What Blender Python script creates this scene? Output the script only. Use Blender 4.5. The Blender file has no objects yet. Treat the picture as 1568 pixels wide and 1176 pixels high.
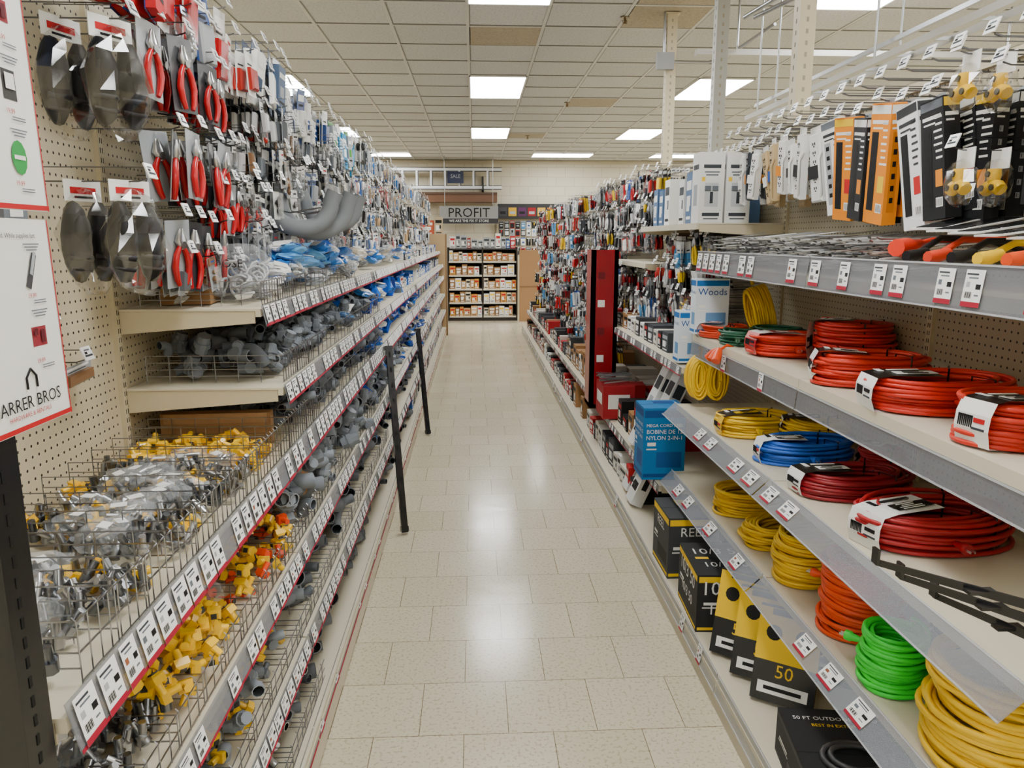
import bpy, math, random
from mathutils import Matrix, Vector
import numpy as np
R=random.Random(7)
T=lambda x,y,z: Matrix.Translation((x,y,z))
def RX(a): return Matrix.Rotation(math.radians(a),4,'X')
def RY(a): return Matrix.Rotation(math.radians(a),4,'Y')
def RZ(a): return Matrix.Rotation(math.radians(a),4,'Z')
def c(r,g,b):
    f=lambda v:(v/255/12.92 if v/255<=.04045 else ((v/255+.055)/1.055)**2.4)
    return (f(r),f(g),f(b))
U=R.uniform
# ---------------------------------------------------------------- materials
MATS={}
def base_mat(name,rough=.6,metal=0,col=None,attr=True,spec=.5):
    m=bpy.data.materials.new(name); m.use_nodes=True
    nt=m.node_tree; b=nt.nodes['Principled BSDF']
    b.inputs['Roughness'].default_value=rough; b.inputs['Metallic'].default_value=metal
    b.inputs['Specular IOR Level'].default_value=spec
    if attr:
        a=nt.nodes.new('ShaderNodeAttribute'); a.attribute_name='Col'
        nt.links.new(a.outputs['Color'],b.inputs['Base Color'])
    elif col: b.inputs['Base Color'].default_value=(*col,1)
    MATS[name]=m
    return m,nt,b
base_mat('matte',.65,spec=.35); base_mat('gloss',.25); base_mat('metal',.3,1.0); base_mat('paint',.45)
base_mat('cord',.42); base_mat('rubber',.5,spec=.3)
def film(name,lo,hi):
    m,nt,b=base_mat(name,.08)
    out=nt.nodes['Material Output']; tr=nt.nodes.new('ShaderNodeBsdfTransparent'); mxs=nt.nodes.new('ShaderNodeMixShader'); lw=nt.nodes.new('ShaderNodeLayerWeight'); lw.inputs[0].default_value=.3
    mrr=nt.nodes.new('ShaderNodeMapRange'); mrr.inputs[3].default_value=lo; mrr.inputs[4].default_value=hi
    nt.links.new(lw.outputs['Facing'],mrr.inputs[0]); nt.links.new(mrr.outputs[0],mxs.inputs[0]); nt.links.new(tr.outputs[0],mxs.inputs[1]); nt.links.new(b.outputs[0],mxs.inputs[2]); nt.links.new(mxs.outputs[0],out.inputs[0])
film('clear',.04,.32)
# glossy bag film: reflections only
m=bpy.data.materials.new('bagfilm'); m.use_nodes=True; nt=m.node_tree; MATS['bagfilm']=m
nt.nodes.remove(nt.nodes['Principled BSDF']); out=nt.nodes['Material Output']
tr=nt.nodes.new('ShaderNodeBsdfTransparent'); gl=nt.nodes.new('ShaderNodeBsdfGlossy'); gl.inputs['Roughness'].default_value=.08
mxs=nt.nodes.new('ShaderNodeMixShader'); lw=nt.nodes.new('ShaderNodeLayerWeight'); lw.inputs[0].default_value=.3
mrr=nt.nodes.new('ShaderNodeMapRange'); mrr.inputs[3].default_value=.10; mrr.inputs[4].default_value=.45
nt.links.new(lw.outputs['Facing'],mrr.inputs[0]); nt.links.new(mrr.outputs[0],mxs.inputs[0]); nt.links.new(tr.outputs[0],mxs.inputs[1]); nt.links.new(gl.outputs[0],mxs.inputs[2]); nt.links.new(mxs.outputs[0],out.inputs[0])
m,nt,b=base_mat('frost',.25); b.inputs['Alpha'].default_value=.5
m,nt,b=base_mat('flap',.18); b.inputs['Alpha'].default_value=.42
m,nt,b=base_mat('cardboard',.8)
a=[n for n in nt.nodes if n.type=='ATTRIBUTE'][0]
tc=nt.nodes.new('ShaderNodeTexCoord'); nz=nt.nodes.new('ShaderNodeTexNoise'); nz.inputs['Scale'].default_value=60
nt.links.new(tc.outputs['Object'],nz.inputs['Vector'])
mx=nt.nodes.new('ShaderNodeMix'); mx.data_type='RGBA'; mx.blend_type='MULTIPLY'; mx.inputs[0].default_value=.25
nt.links.new(a.outputs['Color'],mx.inputs[6]); nt.links.new(nz.outputs['Fac'],mx.inputs[7]); nt.links.new(mx.outputs[2],b.inputs['Base Color'])
def mth(nt,op,a_,b_=None):
    n=nt.nodes.new('ShaderNodeMath'); n.operation=op
    for i,v in enumerate([a_,b_]):
        if v is None: continue
        if isinstance(v,(int,float)): n.inputs[i].default_value=v
        else: nt.links.new(v,n.inputs[i])
    return n.outputs[0]
m,nt,b=base_mat('peg',.5)
a=[n for n in nt.nodes if n.type=='ATTRIBUTE'][0]
tc=nt.nodes.new('ShaderNodeTexCoord'); sp=nt.nodes.new('ShaderNodeSeparateXYZ'); nt.links.new(tc.outputs['Object'],sp.inputs[0])
def cell(o): return mth(nt,'SUBTRACT',mth(nt,'FRACT',mth(nt,'DIVIDE',mth(nt,'ADD',o,50.0),.0254)),.5)
fy,fz=cell(sp.outputs['Y']),cell(sp.outputs['Z'])
d=mth(nt,'SQRT',mth(nt,'ADD',mth(nt,'MULTIPLY',fy,fy),mth(nt,'MULTIPLY',fz,fz)))
h=mth(nt,'LESS_THAN',d,.14)
mx=nt.nodes.new('ShaderNodeMix'); mx.data_type='RGBA'; nt.links.new(h,mx.inputs[0])
nt.links.new(a.outputs['Color'],mx.inputs[6]); mx.inputs[7].default_value=(.03,.025,.02,1); nt.links.new(mx.outputs[2],b.inputs['Base Color'])
m,nt,b=base_mat('lightpanel',.5,attr=False,col=(.9,.9,.9))
b.inputs['Emission Color'].default_value=(.985,1,.99,1); b.inputs['Emission Strength'].default_value=24.5
# floor tiles
m,nt,b=base_mat('floor_tile',.22,attr=False)
tc=nt.nodes.new('ShaderNodeTexCoord'); mp=nt.nodes.new('ShaderNodeMapping'); mp.inputs['Location'].default_value=(.05,.17,0)
nt.links.new(tc.outputs['Object'],mp.inputs[0])
br=nt.nodes.new('ShaderNodeTexBrick'); br.offset=.5; br.inputs['Scale'].default_value=1
br.inputs['Brick Width'].default_value=.305; br.inputs['Row Height'].default_value=.305; br.inputs['Mortar Size'].default_value=.0016
br.inputs['Mortar Smooth'].default_value=.2; br.inputs['Bias'].default_value=0
br.inputs['Color1'].default_value=(*c(217,208,184),1); br.inputs['Color2'].default_value=(*c(208,198,172),1); br.inputs['Mortar'].default_value=(*c(138,124,98),1)
nt.links.new(mp.outputs[0],br.inputs['Vector'])
nz=nt.nodes.new('ShaderNodeTexNoise'); nz.inputs['Scale'].default_value=80; nz.inputs['Detail'].default_value=3
nt.links.new(tc.outputs['Object'],nz.inputs['Vector'])
cr=nt.nodes.new('ShaderNodeValToRGB'); cr.color_ramp.elements[0].position=.36; cr.color_ramp.elements[0].color=(.55,.47,.36,1)
cr.color_ramp.elements[1].position=.47; cr.color_ramp.elements[1].color=(1,1,1,1)
nt.links.new(nz.outputs['Fac'],cr.inputs[0])
mx=nt.nodes.new('ShaderNodeMix'); mx.data_type='RGBA'; mx.blend_type='MULTIPLY'; mx.inputs[0].default_value=.55
nt.links.new(br.outputs['Color'],mx.inputs[6]); nt.links.new(cr.outputs[0],mx.inputs[7]); nt.links.new(mx.outputs[2],b.inputs['Base Color'])
n2=nt.nodes.new('ShaderNodeTexNoise'); n2.inputs['Scale'].default_value=2.5; nt.links.new(tc.outputs['Object'],n2.inputs['Vector'])
mr=nt.nodes.new('ShaderNodeMapRange'); mr.inputs[3].default_value=.11; mr.inputs[4].default_value=.23
nt.links.new(n2.outputs['Fac'],mr.inputs[0]); nt.links.new(mr.outputs[0],b.inputs['Roughness'])
n3=nt.nodes.new('ShaderNodeTexNoise'); n3.inputs['Scale'].default_value=7; nt.links.new(tc.outputs['Object'],n3.inputs['Vector'])
bp=nt.nodes.new('ShaderNodeBump'); bp.inputs['Strength'].default_value=.09; bp.inputs['Distance'].default_value=.01
nt.links.new(n3.outputs['Fac'],bp.inputs['Height']); nt.links.new(bp.outputs[0],b.inputs['Normal'])
# ceiling tile
m,nt,b=base_mat('ceiling_tile',.9,attr=True)
a=[n for n in nt.nodes if n.type=='ATTRIBUTE'][0]
tc=nt.nodes.new('ShaderNodeTexCoord'); nz=nt.nodes.new('ShaderNodeTexNoise'); nz.inputs['Scale'].default_value=55; nz.inputs['Detail'].default_value=5
nt.links.new(tc.outputs['Object'],nz.inputs['Vector'])
cr=nt.nodes.new('ShaderNodeValToRGB'); cr.color_ramp.elements[0].position=.36; cr.color_ramp.elements[0].color=(.58,.57,.55,1)
cr.color_ramp.elements[1].position=.5; cr.color_ramp.elements[1].color=(1,1,1,1)
nt.links.new(nz.outputs['Fac'],cr.inputs[0])
mx=nt.nodes.new('ShaderNodeMix'); mx.data_type='RGBA'; mx.blend_type='MULTIPLY'; mx.inputs[0].default_value=.5
nt.links.new(a.outputs['Color'],mx.inputs[6]); nt.links.new(cr.outputs[0],mx.inputs[7]); nt.links.new(mx.outputs[2],b.inputs['Base Color'])
# block wall
m,nt,b=base_mat('block_wall',.7,attr=False)
tc=nt.nodes.new('ShaderNodeTexCoord'); sp=nt.nodes.new('ShaderNodeSeparateXYZ'); nt.links.new(tc.outputs['Object'],sp.inputs[0])
cb=nt.nodes.new('ShaderNodeCombineXYZ'); nt.links.new(mth(nt,'ADD',sp.outputs['X'],sp.outputs['Y']),cb.inputs[0]); nt.links.new(sp.outputs['Z'],cb.inputs[1])
br=nt.nodes.new('ShaderNodeTexBrick'); br.inputs['Scale'].default_value=1; br.inputs['Brick Width'].default_value=.4; br.inputs['Row Height'].default_value=.2; br.inputs['Mortar Size'].default_value=.006
br.inputs['Color1'].default_value=(*c(206,198,176),1); br.inputs['Color2'].default_value=(*c(201,193,171),1); br.inputs['Mortar'].default_value=(*c(178,169,148),1)
nt.links.new(cb.outputs[0],br.inputs['Vector']); nt.links.new(br.outputs['Color'],b.inputs['Base Color'])
# ---------------------------------------------------------------- mesh batcher
class Batch:
    def __init__(s):
        s.v=[];s.f=[];s.c=[];s.m=[];s.s=[];s.M=Matrix.Identity(4);s.st=[]
    def push(s,m): s.st.append(s.M); s.M=s.M@m
    def pop(s): s.M=s.st.pop()
    def add(s,vs,fs,col,mat='matte',sm=False):
        o=len(s.v); M=s.M
        for p in vs: s.v.append((M@Vector(p))[:])
        for f in fs:
            s.f.append([i+o for i in f]); s.c.append(col); s.m.append(mat); s.s.append(sm)
    def box(s,x,y,z,sx,sy,sz,col,mat='matte'):
        a,b_,d=sx/2,sy/2,sz/2
        vs=[(x-a,y-b_,z-d),(x+a,y-b_,z-d),(x+a,y+b_,z-d),(x-a,y+b_,z-d),(x-a,y-b_,z+d),(x+a,y-b_,z+d),(x+a,y+b_,z+d),(x-a,y+b_,z+d)]
        s.add(vs,[(3,2,1,0),(4,5,6,7),(0,1,5,4),(1,2,6,5),(2,3,7,6),(3,0,4,7)],col,mat)
    def bx(s,x0,x1,y0,y1,z0,z1,col,mat='matte'):
        s.box((x0+x1)/2,(y0+y1)/2,(z0+z1)/2,x1-x0,y1-y0,z1-z0,col,mat)
    def cbox(s,x,y,z,sx,sy,sz,r,col,mat='matte'):
        a,d=sx/2,sz/2; b_=sy/2
        vs=[(x-a,y+b_,z-d),(x+a,y+b_,z-d),(x+a,y+b_,z+d),(x-a,y+b_,z+d),
            (x-a,y-b_+r,z-d),(x+a,y-b_+r,z-d),(x+a,y-b_+r,z+d),(x-a,y-b_+r,z+d),
            (x-a+r,y-b_,z-d+r),(x+a-r,y-b_,z-d+r),(x+a-r,y-b_,z+d-r),(x-a+r,y-b_,z+d-r)]
        s.add(vs,[(0,3,2,1),(0,1,5,4),(1,2,6,5),(2,3,7,6),(3,0,4,7),(4,5,9,8),(5,6,10,9),(6,7,11,10),(7,4,8,11),(8,9,10,11)],col,mat)
    def q(s,x,z,w,h,col,y=0,mat='matte'):
        s.add([(x-w/2,y,z-h/2),(x+w/2,y,z-h/2),(x+w/2,y,z+h/2),(x-w/2,y,z+h/2)],[(0,1,2,3)],col,mat)
    def tube(s,P,r,col,mat='matte',n=6,closed=False,caps=True,sm=True):
        P=[Vector(p) for p in P]; N=len(P); rr=r if isinstance(r,(list,tuple)) else [r]*N
        vs=[];fs=[];prev=None
        for i,p in enumerate(P):
            if closed: t=P[(i+1)%N]-P[i-1]
            else: t=P[min(i+1,N-1)]-P[max(i-1,0)]
            if t.length<1e-9: t=Vector((0,0,1))
            t.normalize()
            if prev is None:
                u=t.orthogonal().normalized()
                if abs(t.z)<.9: u=(Vector((0,0,1))-t*t.z).normalized()
            else:
                u=prev-t*prev.dot(t)
                u=u.normalized() if u.length>1e-6 else t.orthogonal().normalized()
            prev=u; w=t.cross(u)
            for k in range(n):
                an=2*math.pi*(k+.5)/n
                vs.append(p+(u*math.cos(an)+w*math.sin(an))*rr[i])
        for i in range(N if closed else N-1):
            j=(i+1)%N
            for k in range(n):
                l=(k+1)%n
                fs.append((i*n+k,i*n+l,j*n+l,j*n+k))
        s.add(vs,fs,col,mat,sm)
        if caps and not closed:
            s.add(vs[:n],[tuple(reversed(range(n)))],col,mat); s.add(vs[-n:],[tuple(range(n))],col,mat)
    def wire(s,P,r,col,mat='metal'): s.tube(P,r,col,mat,n=4,caps=False,sm=False)
    def cyl(s,p0,p1,r,col,mat='matte',n=12): s.tube([p0,p1],r,col,mat,n=n)
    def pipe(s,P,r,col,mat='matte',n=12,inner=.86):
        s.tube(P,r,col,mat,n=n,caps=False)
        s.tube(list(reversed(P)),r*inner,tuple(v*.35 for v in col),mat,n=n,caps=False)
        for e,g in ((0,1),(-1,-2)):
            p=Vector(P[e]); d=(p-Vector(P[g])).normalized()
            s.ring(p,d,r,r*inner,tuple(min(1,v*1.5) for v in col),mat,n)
    def ring(s,p,d,r0,r1,col,mat,n):
        t=d; u=t.orthogonal().normalized()
        if abs(t.z)<.9: u=(Vector((0,0,1))-t*t.z).normalized()
        w=t.cross(u); vs=[]
        for rad in (r0,r1):
            for k in range(n):
                an=2*math.pi*(k+.5)/n; vs.append(p+(u*math.cos(an)+w*math.sin(an))*rad)
        s.add(vs,[(k,(k+1)%n,n+(k+1)%n,n+k) for k in range(n)],col,mat)
    def lump(s,x,y,z,sx,sy,sz,col,mat='gloss',n=8,m=5,j=.18,sm=None):
        vs=[(x,y,z-sz)]; 
        for i in range(1,m):
            ph=math.pi*i/m
            for k in range(n):
                an=2*math.pi*k/n; f=1+U(-j,j)
                vs.append((x+sx*math.sin(ph)*math.cos(an)*f,y+sy*math.sin(ph)*math.sin(an)*f,z-sz*math.cos(ph)*(1+U(-j,j)*.5)))
        vs.append((x,y,z+sz)); fs=[]
        for k in range(n):
            l=(k+1)%n
            fs.append((0,1+l,1+k))
            for i in range(m-2): fs.append((1+i*n+k,1+i*n+l,1+(i+1)*n+l,1+(i+1)*n+k))
            fs.append((1+(m-2)*n+k,1+(m-2)*n+l,len(vs)-1))
        s.add(vs,fs,col,mat,(j<.1) if sm is None else sm)
    def text(s,string,x,z,size,col,y=-.001,mat='matte',al='CENTER',sx=1,fit=None):
        key=(string,al)
        if key not in TC:
            cu=bpy.data.curves.new('tmp','FONT'); cu.body=string; cu.align_x=al; cu.align_y='CENTER'; cu.resolution_u=2
            ob=bpy.data.objects.new('tmp',cu)
            me=bpy.data.meshes.new_from_object(ob)
            TC[key]=([v.co.copy() for v in me.vertices],[tuple(p.vertices) for p in me.polygons])
            bpy.data.objects.remove(ob); bpy.data.curves.remove(cu); bpy.data.meshes.remove(me)
        vs,fs=TC[key]
        if fit:
            wd=max(v.x for v in vs)-min(v.x for v in vs); size=min(size,fit/wd)
        s.add([(x+v.x*size*sx,y,z+v.y*size) for v in vs],fs,col,mat)
    def build(s,name,parent=None):
        me=bpy.data.meshes.new(name); me.from_pydata(s.v,[],s.f)
        names=[]; 
        for k in s.m:
            if k not in names: names.append(k)
        for k in names: me.materials.append(MATS[k])
        ix={k:i for i,k in enumerate(names)}
        me.polygons.foreach_set('material_index',[ix[k] for k in s.m])
        me.polygons.foreach_set('use_smooth',s.s)
        at=me.color_attributes.new('Col','FLOAT_COLOR','CORNER')
        arr=np.array([(cc[0],cc[1],cc[2],1.0) for cc in s.c],dtype=np.float32)
        ln=np.array([len(f) for f in s.f])
        at.data.foreach_set('color',np.repeat(arr,ln,axis=0).ravel())
        me.update()
        ob=bpy.data.objects.new(name,me); bpy.context.scene.collection.objects.link(ob)
        return ob
TC={}
CREAM=c(206,194,164); SHELF=c(212,203,180); WHITE=c(236,236,233); BLACK=c(15,15,17); RED=c(185,15,25); MAROON=c(165,20,50)
GREY=c(104,110,118); DGREY=c(56,60,66); YEL=c(236,196,20); CARD=c(160,118,74); CHROME=c(190,190,192); BLUE=c(18,76,165)
def vary(col,a=.12):
    k=1+U(-a,a); return tuple(min(1,v*k) for v in col)
# ---------------------------------------------------------------- room
X0,X1,Y0,Y1,H=-7.0,8.5,-3.5,16.8,3.35
b=Batch(); b.bx(X0,X1,Y0,Y1,-.1,0,WHITE,'floor_tile'); b.build('floor')
b=Batch(); gx0=-.035; gy0=8.29
TILE=c(198,198,196); STAIN=c(172,160,138)
lights=[]
for ix in range(-3,4):
    for iy in range(-4,3):
        lights.append((.27+2.44*ix,8.9+3.66*iy,0))
lights=[l for l in lights if Y0+.8<l[1]<13.5 and X0+.4<l[0]<X1-.4]
for x in (-4.3,-1.86,1.8,4.24): lights.append((x,15.7,1))
b.bx(X0,X1,Y0,Y1,H,H+.1,TILE,'ceiling_tile')
def covered(cx,cy):
    for l in lights:
        w,hh=((.61,1.22) if not l[2] else (1.22,.61))
        if abs(cx-l[0])<w/2+.05 and abs(cy-l[1])<hh/2+.05: return True
    return False
k0=int((X0-gx0)/.61); k1=int((X1-gx0)/.61)
for kx in range(k0,k1):
    for ky in range(-19,14):
        cx=gx0+(kx+.5)*.61; cy=gy0+(ky+.5)*.61
        if not(Y0<cy-.3 and cy+.3<Y1) or covered(cx,cy): continue
        b.box(cx,cy,H-.002,.585,.585,.004,vary(TILE,.05),'ceiling_tile')
for (cx,cy) in ((1.185,6.155),(.575,6.765),(1.185,9.815),(.88,12.865),(1.185,5.545)):
    kx=round((cx-gx0)/.61-.5); ky=round((cy-gy0)/.61-.5)
    b.box(gx0+(kx+.5)*.61,gy0+(ky+.5)*.61,H-.006,.585,.585,.006,vary(STAIN,.05),'ceiling_tile')
BAR_SHADE=c(120,118,112); BAR2=c(196,194,188)  # darker strip along one side of each grid bar is painted-in shading
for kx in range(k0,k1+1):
    b.box(gx0+kx*.61,(Y0+Y1)/2,H-.006,.024,Y1-Y0,.010,BAR2,'paint'); b.box(gx0+kx*.61+.016,(Y0+Y1)/2,H-.005,.010,Y1-Y0,.008,BAR_SHADE,'paint')
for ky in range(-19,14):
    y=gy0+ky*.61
    if Y0<y<Y1: b.box((X0+X1)/2,y,H-.0065,X1-X0,.024,.010,BAR2,'paint'); b.box((X0+X1)/2,y-.019,H-.0055,X1-X0,.016,.008,BAR_SHADE,'paint')
b.build('ceiling')
for (x,y,o) in lights:
    b=Batch(); w,hh=((.585,1.195) if not o else (1.195,.585))
    b.box(x,y,H-.014,w,hh,.008,WHITE,'lightpanel')
    for sx in (-1,1): b.box(x+sx*(w/2+.006),y,H-.015,.014,hh+.026,.016,WHITE,'paint')
    for sy in (-1,1): b.box(x,y+sy*(hh/2+.006),H-.015,w+.026,.014,.016,WHITE,'paint')
    b.build('ceiling_light_panel')
for nm,(a0,a1,b0,b1) in dict(wall_back=(X0,X1,Y1,Y1+.1),wall_front=(X0,X1,Y0-.1,Y0),wall_left=(X0-.1,X0,Y0,Y1),wall_right=(X1,X1+.1,Y0,Y1)).items():
    b=Batch(); b.bx(a0,a1,b0,b1,0,H,WHITE,'block_wall'); b.build(nm)
b=Batch(); b.bx(X0,X1,Y1-.03,Y1,H-.08,H-.012,c(190,180,155),'paint'); b.build('trim_1')
for (x,y) in ((1.18,6.15),(1.18,9.8),(.9,12.86),(1.2,3.2)):
    b=Batch(); b.cyl((x,y,H-.016),(x,y,H-.008),.035,c(120,105,80),'metal',14); b.cyl((x,y,H-.06),(x,y,H-.012),.009,c(140,120,90),'metal',8)
    b.cyl((x,y,H-.064),(x,y,H-.06),.022,c(140,120,90),'metal',12)
    b.wire([(x-.014,y,H-.03),(x-.016,y,H-.045),(x,y,H-.06),(x+.016,y,H-.045),(x+.014,y,H-.03)],.003,c(140,120,90))
    b.build('fire_sprinkler')
# ---------------------------------------------------------------- shelving
def S(side,x,y,z): return T(x,y,z)@RZ(90 if side<0 else -90)
def tag(B,x,z,w,h,det=True,y=0):
    B.q(x,z,w,h,c(246,246,244),y)
    B.q(x,z-h*.43,w,h*.14,MAROON,y-.0004)
    if det:
        B.q(x-w*.12,z+h*.38,w*.62,h*.05,DGREY,y-.0004)
        B.q(x-w*.05,z+h*.28,w*.5,h*.04,GREY,y-.0004)
        B.q(x+w*.27,z+h*.05,w*.26,h*.14,BLACK,y-.0004)
        B.q(x-w*.28,z+h*.1,w*.2,h*.14,R.choice([GREY,LGREY,c(150,90,60),GREY]),y-.0004)
        for i in range(7): B.q(x-w*.36+i*w*.055,z-h*.18,w*.022*(1+i%2),h*.17,BLACK,y-.0004)
        B.q(x+w*.25,z-h*.18,w*.22,h*.04,GREY,y-.0004)
LGREY=c(170,174,178)
def shelf(B,side,xf,xb,zt,y0,y1,th=.03,bracket=True):
    a,d=min(xf,xb),max(xf,xb)
    B.bx(a,d,y0+.004,y1-.004,zt-.006,zt,SHELF,'paint')
    s=1 if side>0 else -1
    B.bx(*sorted((xf,xf+s*.014)),y0+.004,y1-.004,zt-th,zt-.0061,SHELF,'paint')
    if bracket:
        for y in (y0+.008,y1-.008):
            P=[(xb,y,zt-.007),(xf+s*.016,y,zt-.007),(xf+s*.016,y,zt-.04),(xb,y,zt-.07)]
            vs=[(p[0],p[1]-.002,p[2]) for p in P]+[(p[0],p[1]+.002,p[2]) for p in P]
            B.add(vs,[(0,1,2,3),(7,6,5,4),(0,4,5,1),(1,5,6,2),(2,6,7,3),(3,7,4,0)],CREAM,'paint')
def uprights(B,side,xb,ys,zt):
    s=-side
    for y in ys:
        B.bx(*sorted((xb-s*.03,xb+s*.012)),y-.015,y+.015,0,zt,CREAM,'paint')
        z=.2
        while z<zt-.05:
            for o in (-.005,.005):
                B.bx(*sorted((xb+s*.012,xb+s*.0125)),y+o-.0015,y+o+.0015,z,z+.014,BLACK)
            z+=.0254
def rail(B,side,xf,z0,z1,y0,y1,tilt,dens,pitch=.062,mat='frost',col=c(150,152,158),tw=.05,det=4.6,redline=True,th=None):
    L=y1-y0-.01; hgt=z1-z0
    B.push(S(side,xf,(y0+y1)/2,z0)@RX(-tilt))
    B.box(0,-.002,hgt/2,L,.002,hgt,col,mat)
    if redline: B.q(0,.003,L,.006,MAROON,-.0036)
    else: B.box(0,-.004,hgt-.003,L,.004,.004,c(225,225,228),mat); B.box(0,-.004,.003,L,.004,.004,c(225,225,228),mat)
    n=int(L/pitch)
    for i in range(n):
        if R.random()<dens:
            xx=-L/2+(i+.5)*pitch
            wy=(y0+y1)/2+(xx if side<0 else -xx)
            tag(B,xx+U(-.004,.004),hgt*.5,tw*U(.9,1.08),(th or hgt*.94),wy<det,-.0062)
    B.pop()
LB=-1.0; LZ=2.32; Lys=[.9+1.22*i for i in range(11)]
g=Batch()
g.bx(LB-.03,LB,Lys[0],Lys[-1],.16,LZ,CREAM,'peg')
g.bx(LB-.035,LB+.012,Lys[0],Lys[-1],LZ,LZ+.03,CREAM,'paint')
uprights(g,-1,LB,Lys,LZ)
Lsh=dict(A=(-.60,1.46,1.41,1.47),B=(-.55,1.235,1.185,1.245),C=(-.54,1.035,.98,1.055),D=(-.53,.735,.695,.752),E=(-.52,.46,.42,.475))
for k,(xf,zt,r0,r1) in Lsh.items():
    for i in range(10):
        if i==0 and k in 'AB': continue
        shelf(g,-1,xf,LB+.013,zt,Lys[i],Lys[i+1],th=.022)
        rail(g,-1,xf+.014,r0,r1,Lys[i],Lys[i+1],12,.9 if k in 'ABC' else .75,pitch=.066,tw=.052)
g.bx(LB,-.505,Lys[0],Lys[-1],.13,.15,SHELF,'paint'); g.bx(-.56,-.53,Lys[0],Lys[-1],0,.13,c(190,182,160),'paint')
g.bx(-.53,-.503,Lys[0],Lys[-1],.02,.13,SHELF,'paint')
for i in range(10): rail(g,-1,-.502,.105,.155,Lys[i],Lys[i+1],20,.3,pitch=.09)
g.build('gondola_shelving')
RB=1.50; RZt=2.14; Rys=[1.15+1.22*i for i in range(11)]
g=Batch()
g.bx(RB,RB+.03,Rys[0],Rys[-1],.12,RZt,c(186,175,148),'peg')
g.bx(RB-.012,RB+.035,Rys[0],Rys[-1],RZt,RZt+.03,CREAM,'paint')
uprights(g,1,RB,Rys,RZt)
GR=c(142,144,150); FL=c(165,170,180)
for i in range(2):
    a,d=Rys[i],Rys[i+1]
    shelf(g,1,1.07,RB-.013,1.535,a,d); rail(g,1,1.066,1.495,1.60,a,d,6,.55,pitch=.095,tw=.065,col=GR,redline=False,th=.08)
    shelf(g,1,1.065,RB-.013,1.20,a,d,th=.035); rail(g,1,1.060,1.095,1.168,a,d,4,.3,pitch=.14,tw=.05,col=GR,redline=False)
    shelf(g,1,1.00,RB-.013,.85,a,d); rail(g,1,.930,.795,.885,a,d,46,.55,pitch=.15,tw=.08,mat='flap',col=FL,redline=False,th=.055)
    shelf(g,1,1.0,RB-.013,.50,a,d); rail(g,1,.930,.445,.535,a,d,46,.5,pitch=.16,tw=.08,mat='flap',col=FL,redline=False,th=.055)
for i in range(2,4):
    a,d=Rys[i],Rys[i+1]
    shelf(g,1,1.06 if i==2 else 1.1,RB-.013,1.73 if i==2 else 1.5,a,d)
    shelf(g,1,1.02,RB-.013,1.03,a,d); rail(g,1,1.016,.985,1.03,a,d,6,.5,pitch=.08)
for i in range(2,10):
    a,d=Rys[i],Rys[i+1]
    shelf(g,1,.93,RB-.013,.42,a,d); rail(g,1,.926,.375,.42,a,d,6,.5,pitch=.08)
g.bx(.855,RB,Rys[0],Rys[-1],.11,.13,SHELF,'paint'); g.bx(.845,.87,Rys[0],Rys[-1],.0,.11,c(196,188,165),'paint')
for i in range(10): rail(g,1,.842,.06,.135,Rys[i],Rys[i+1],10,.12,pitch=.12,col=c(190,190,185),redline=False)
g.build('gondola_shelving')
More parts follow.
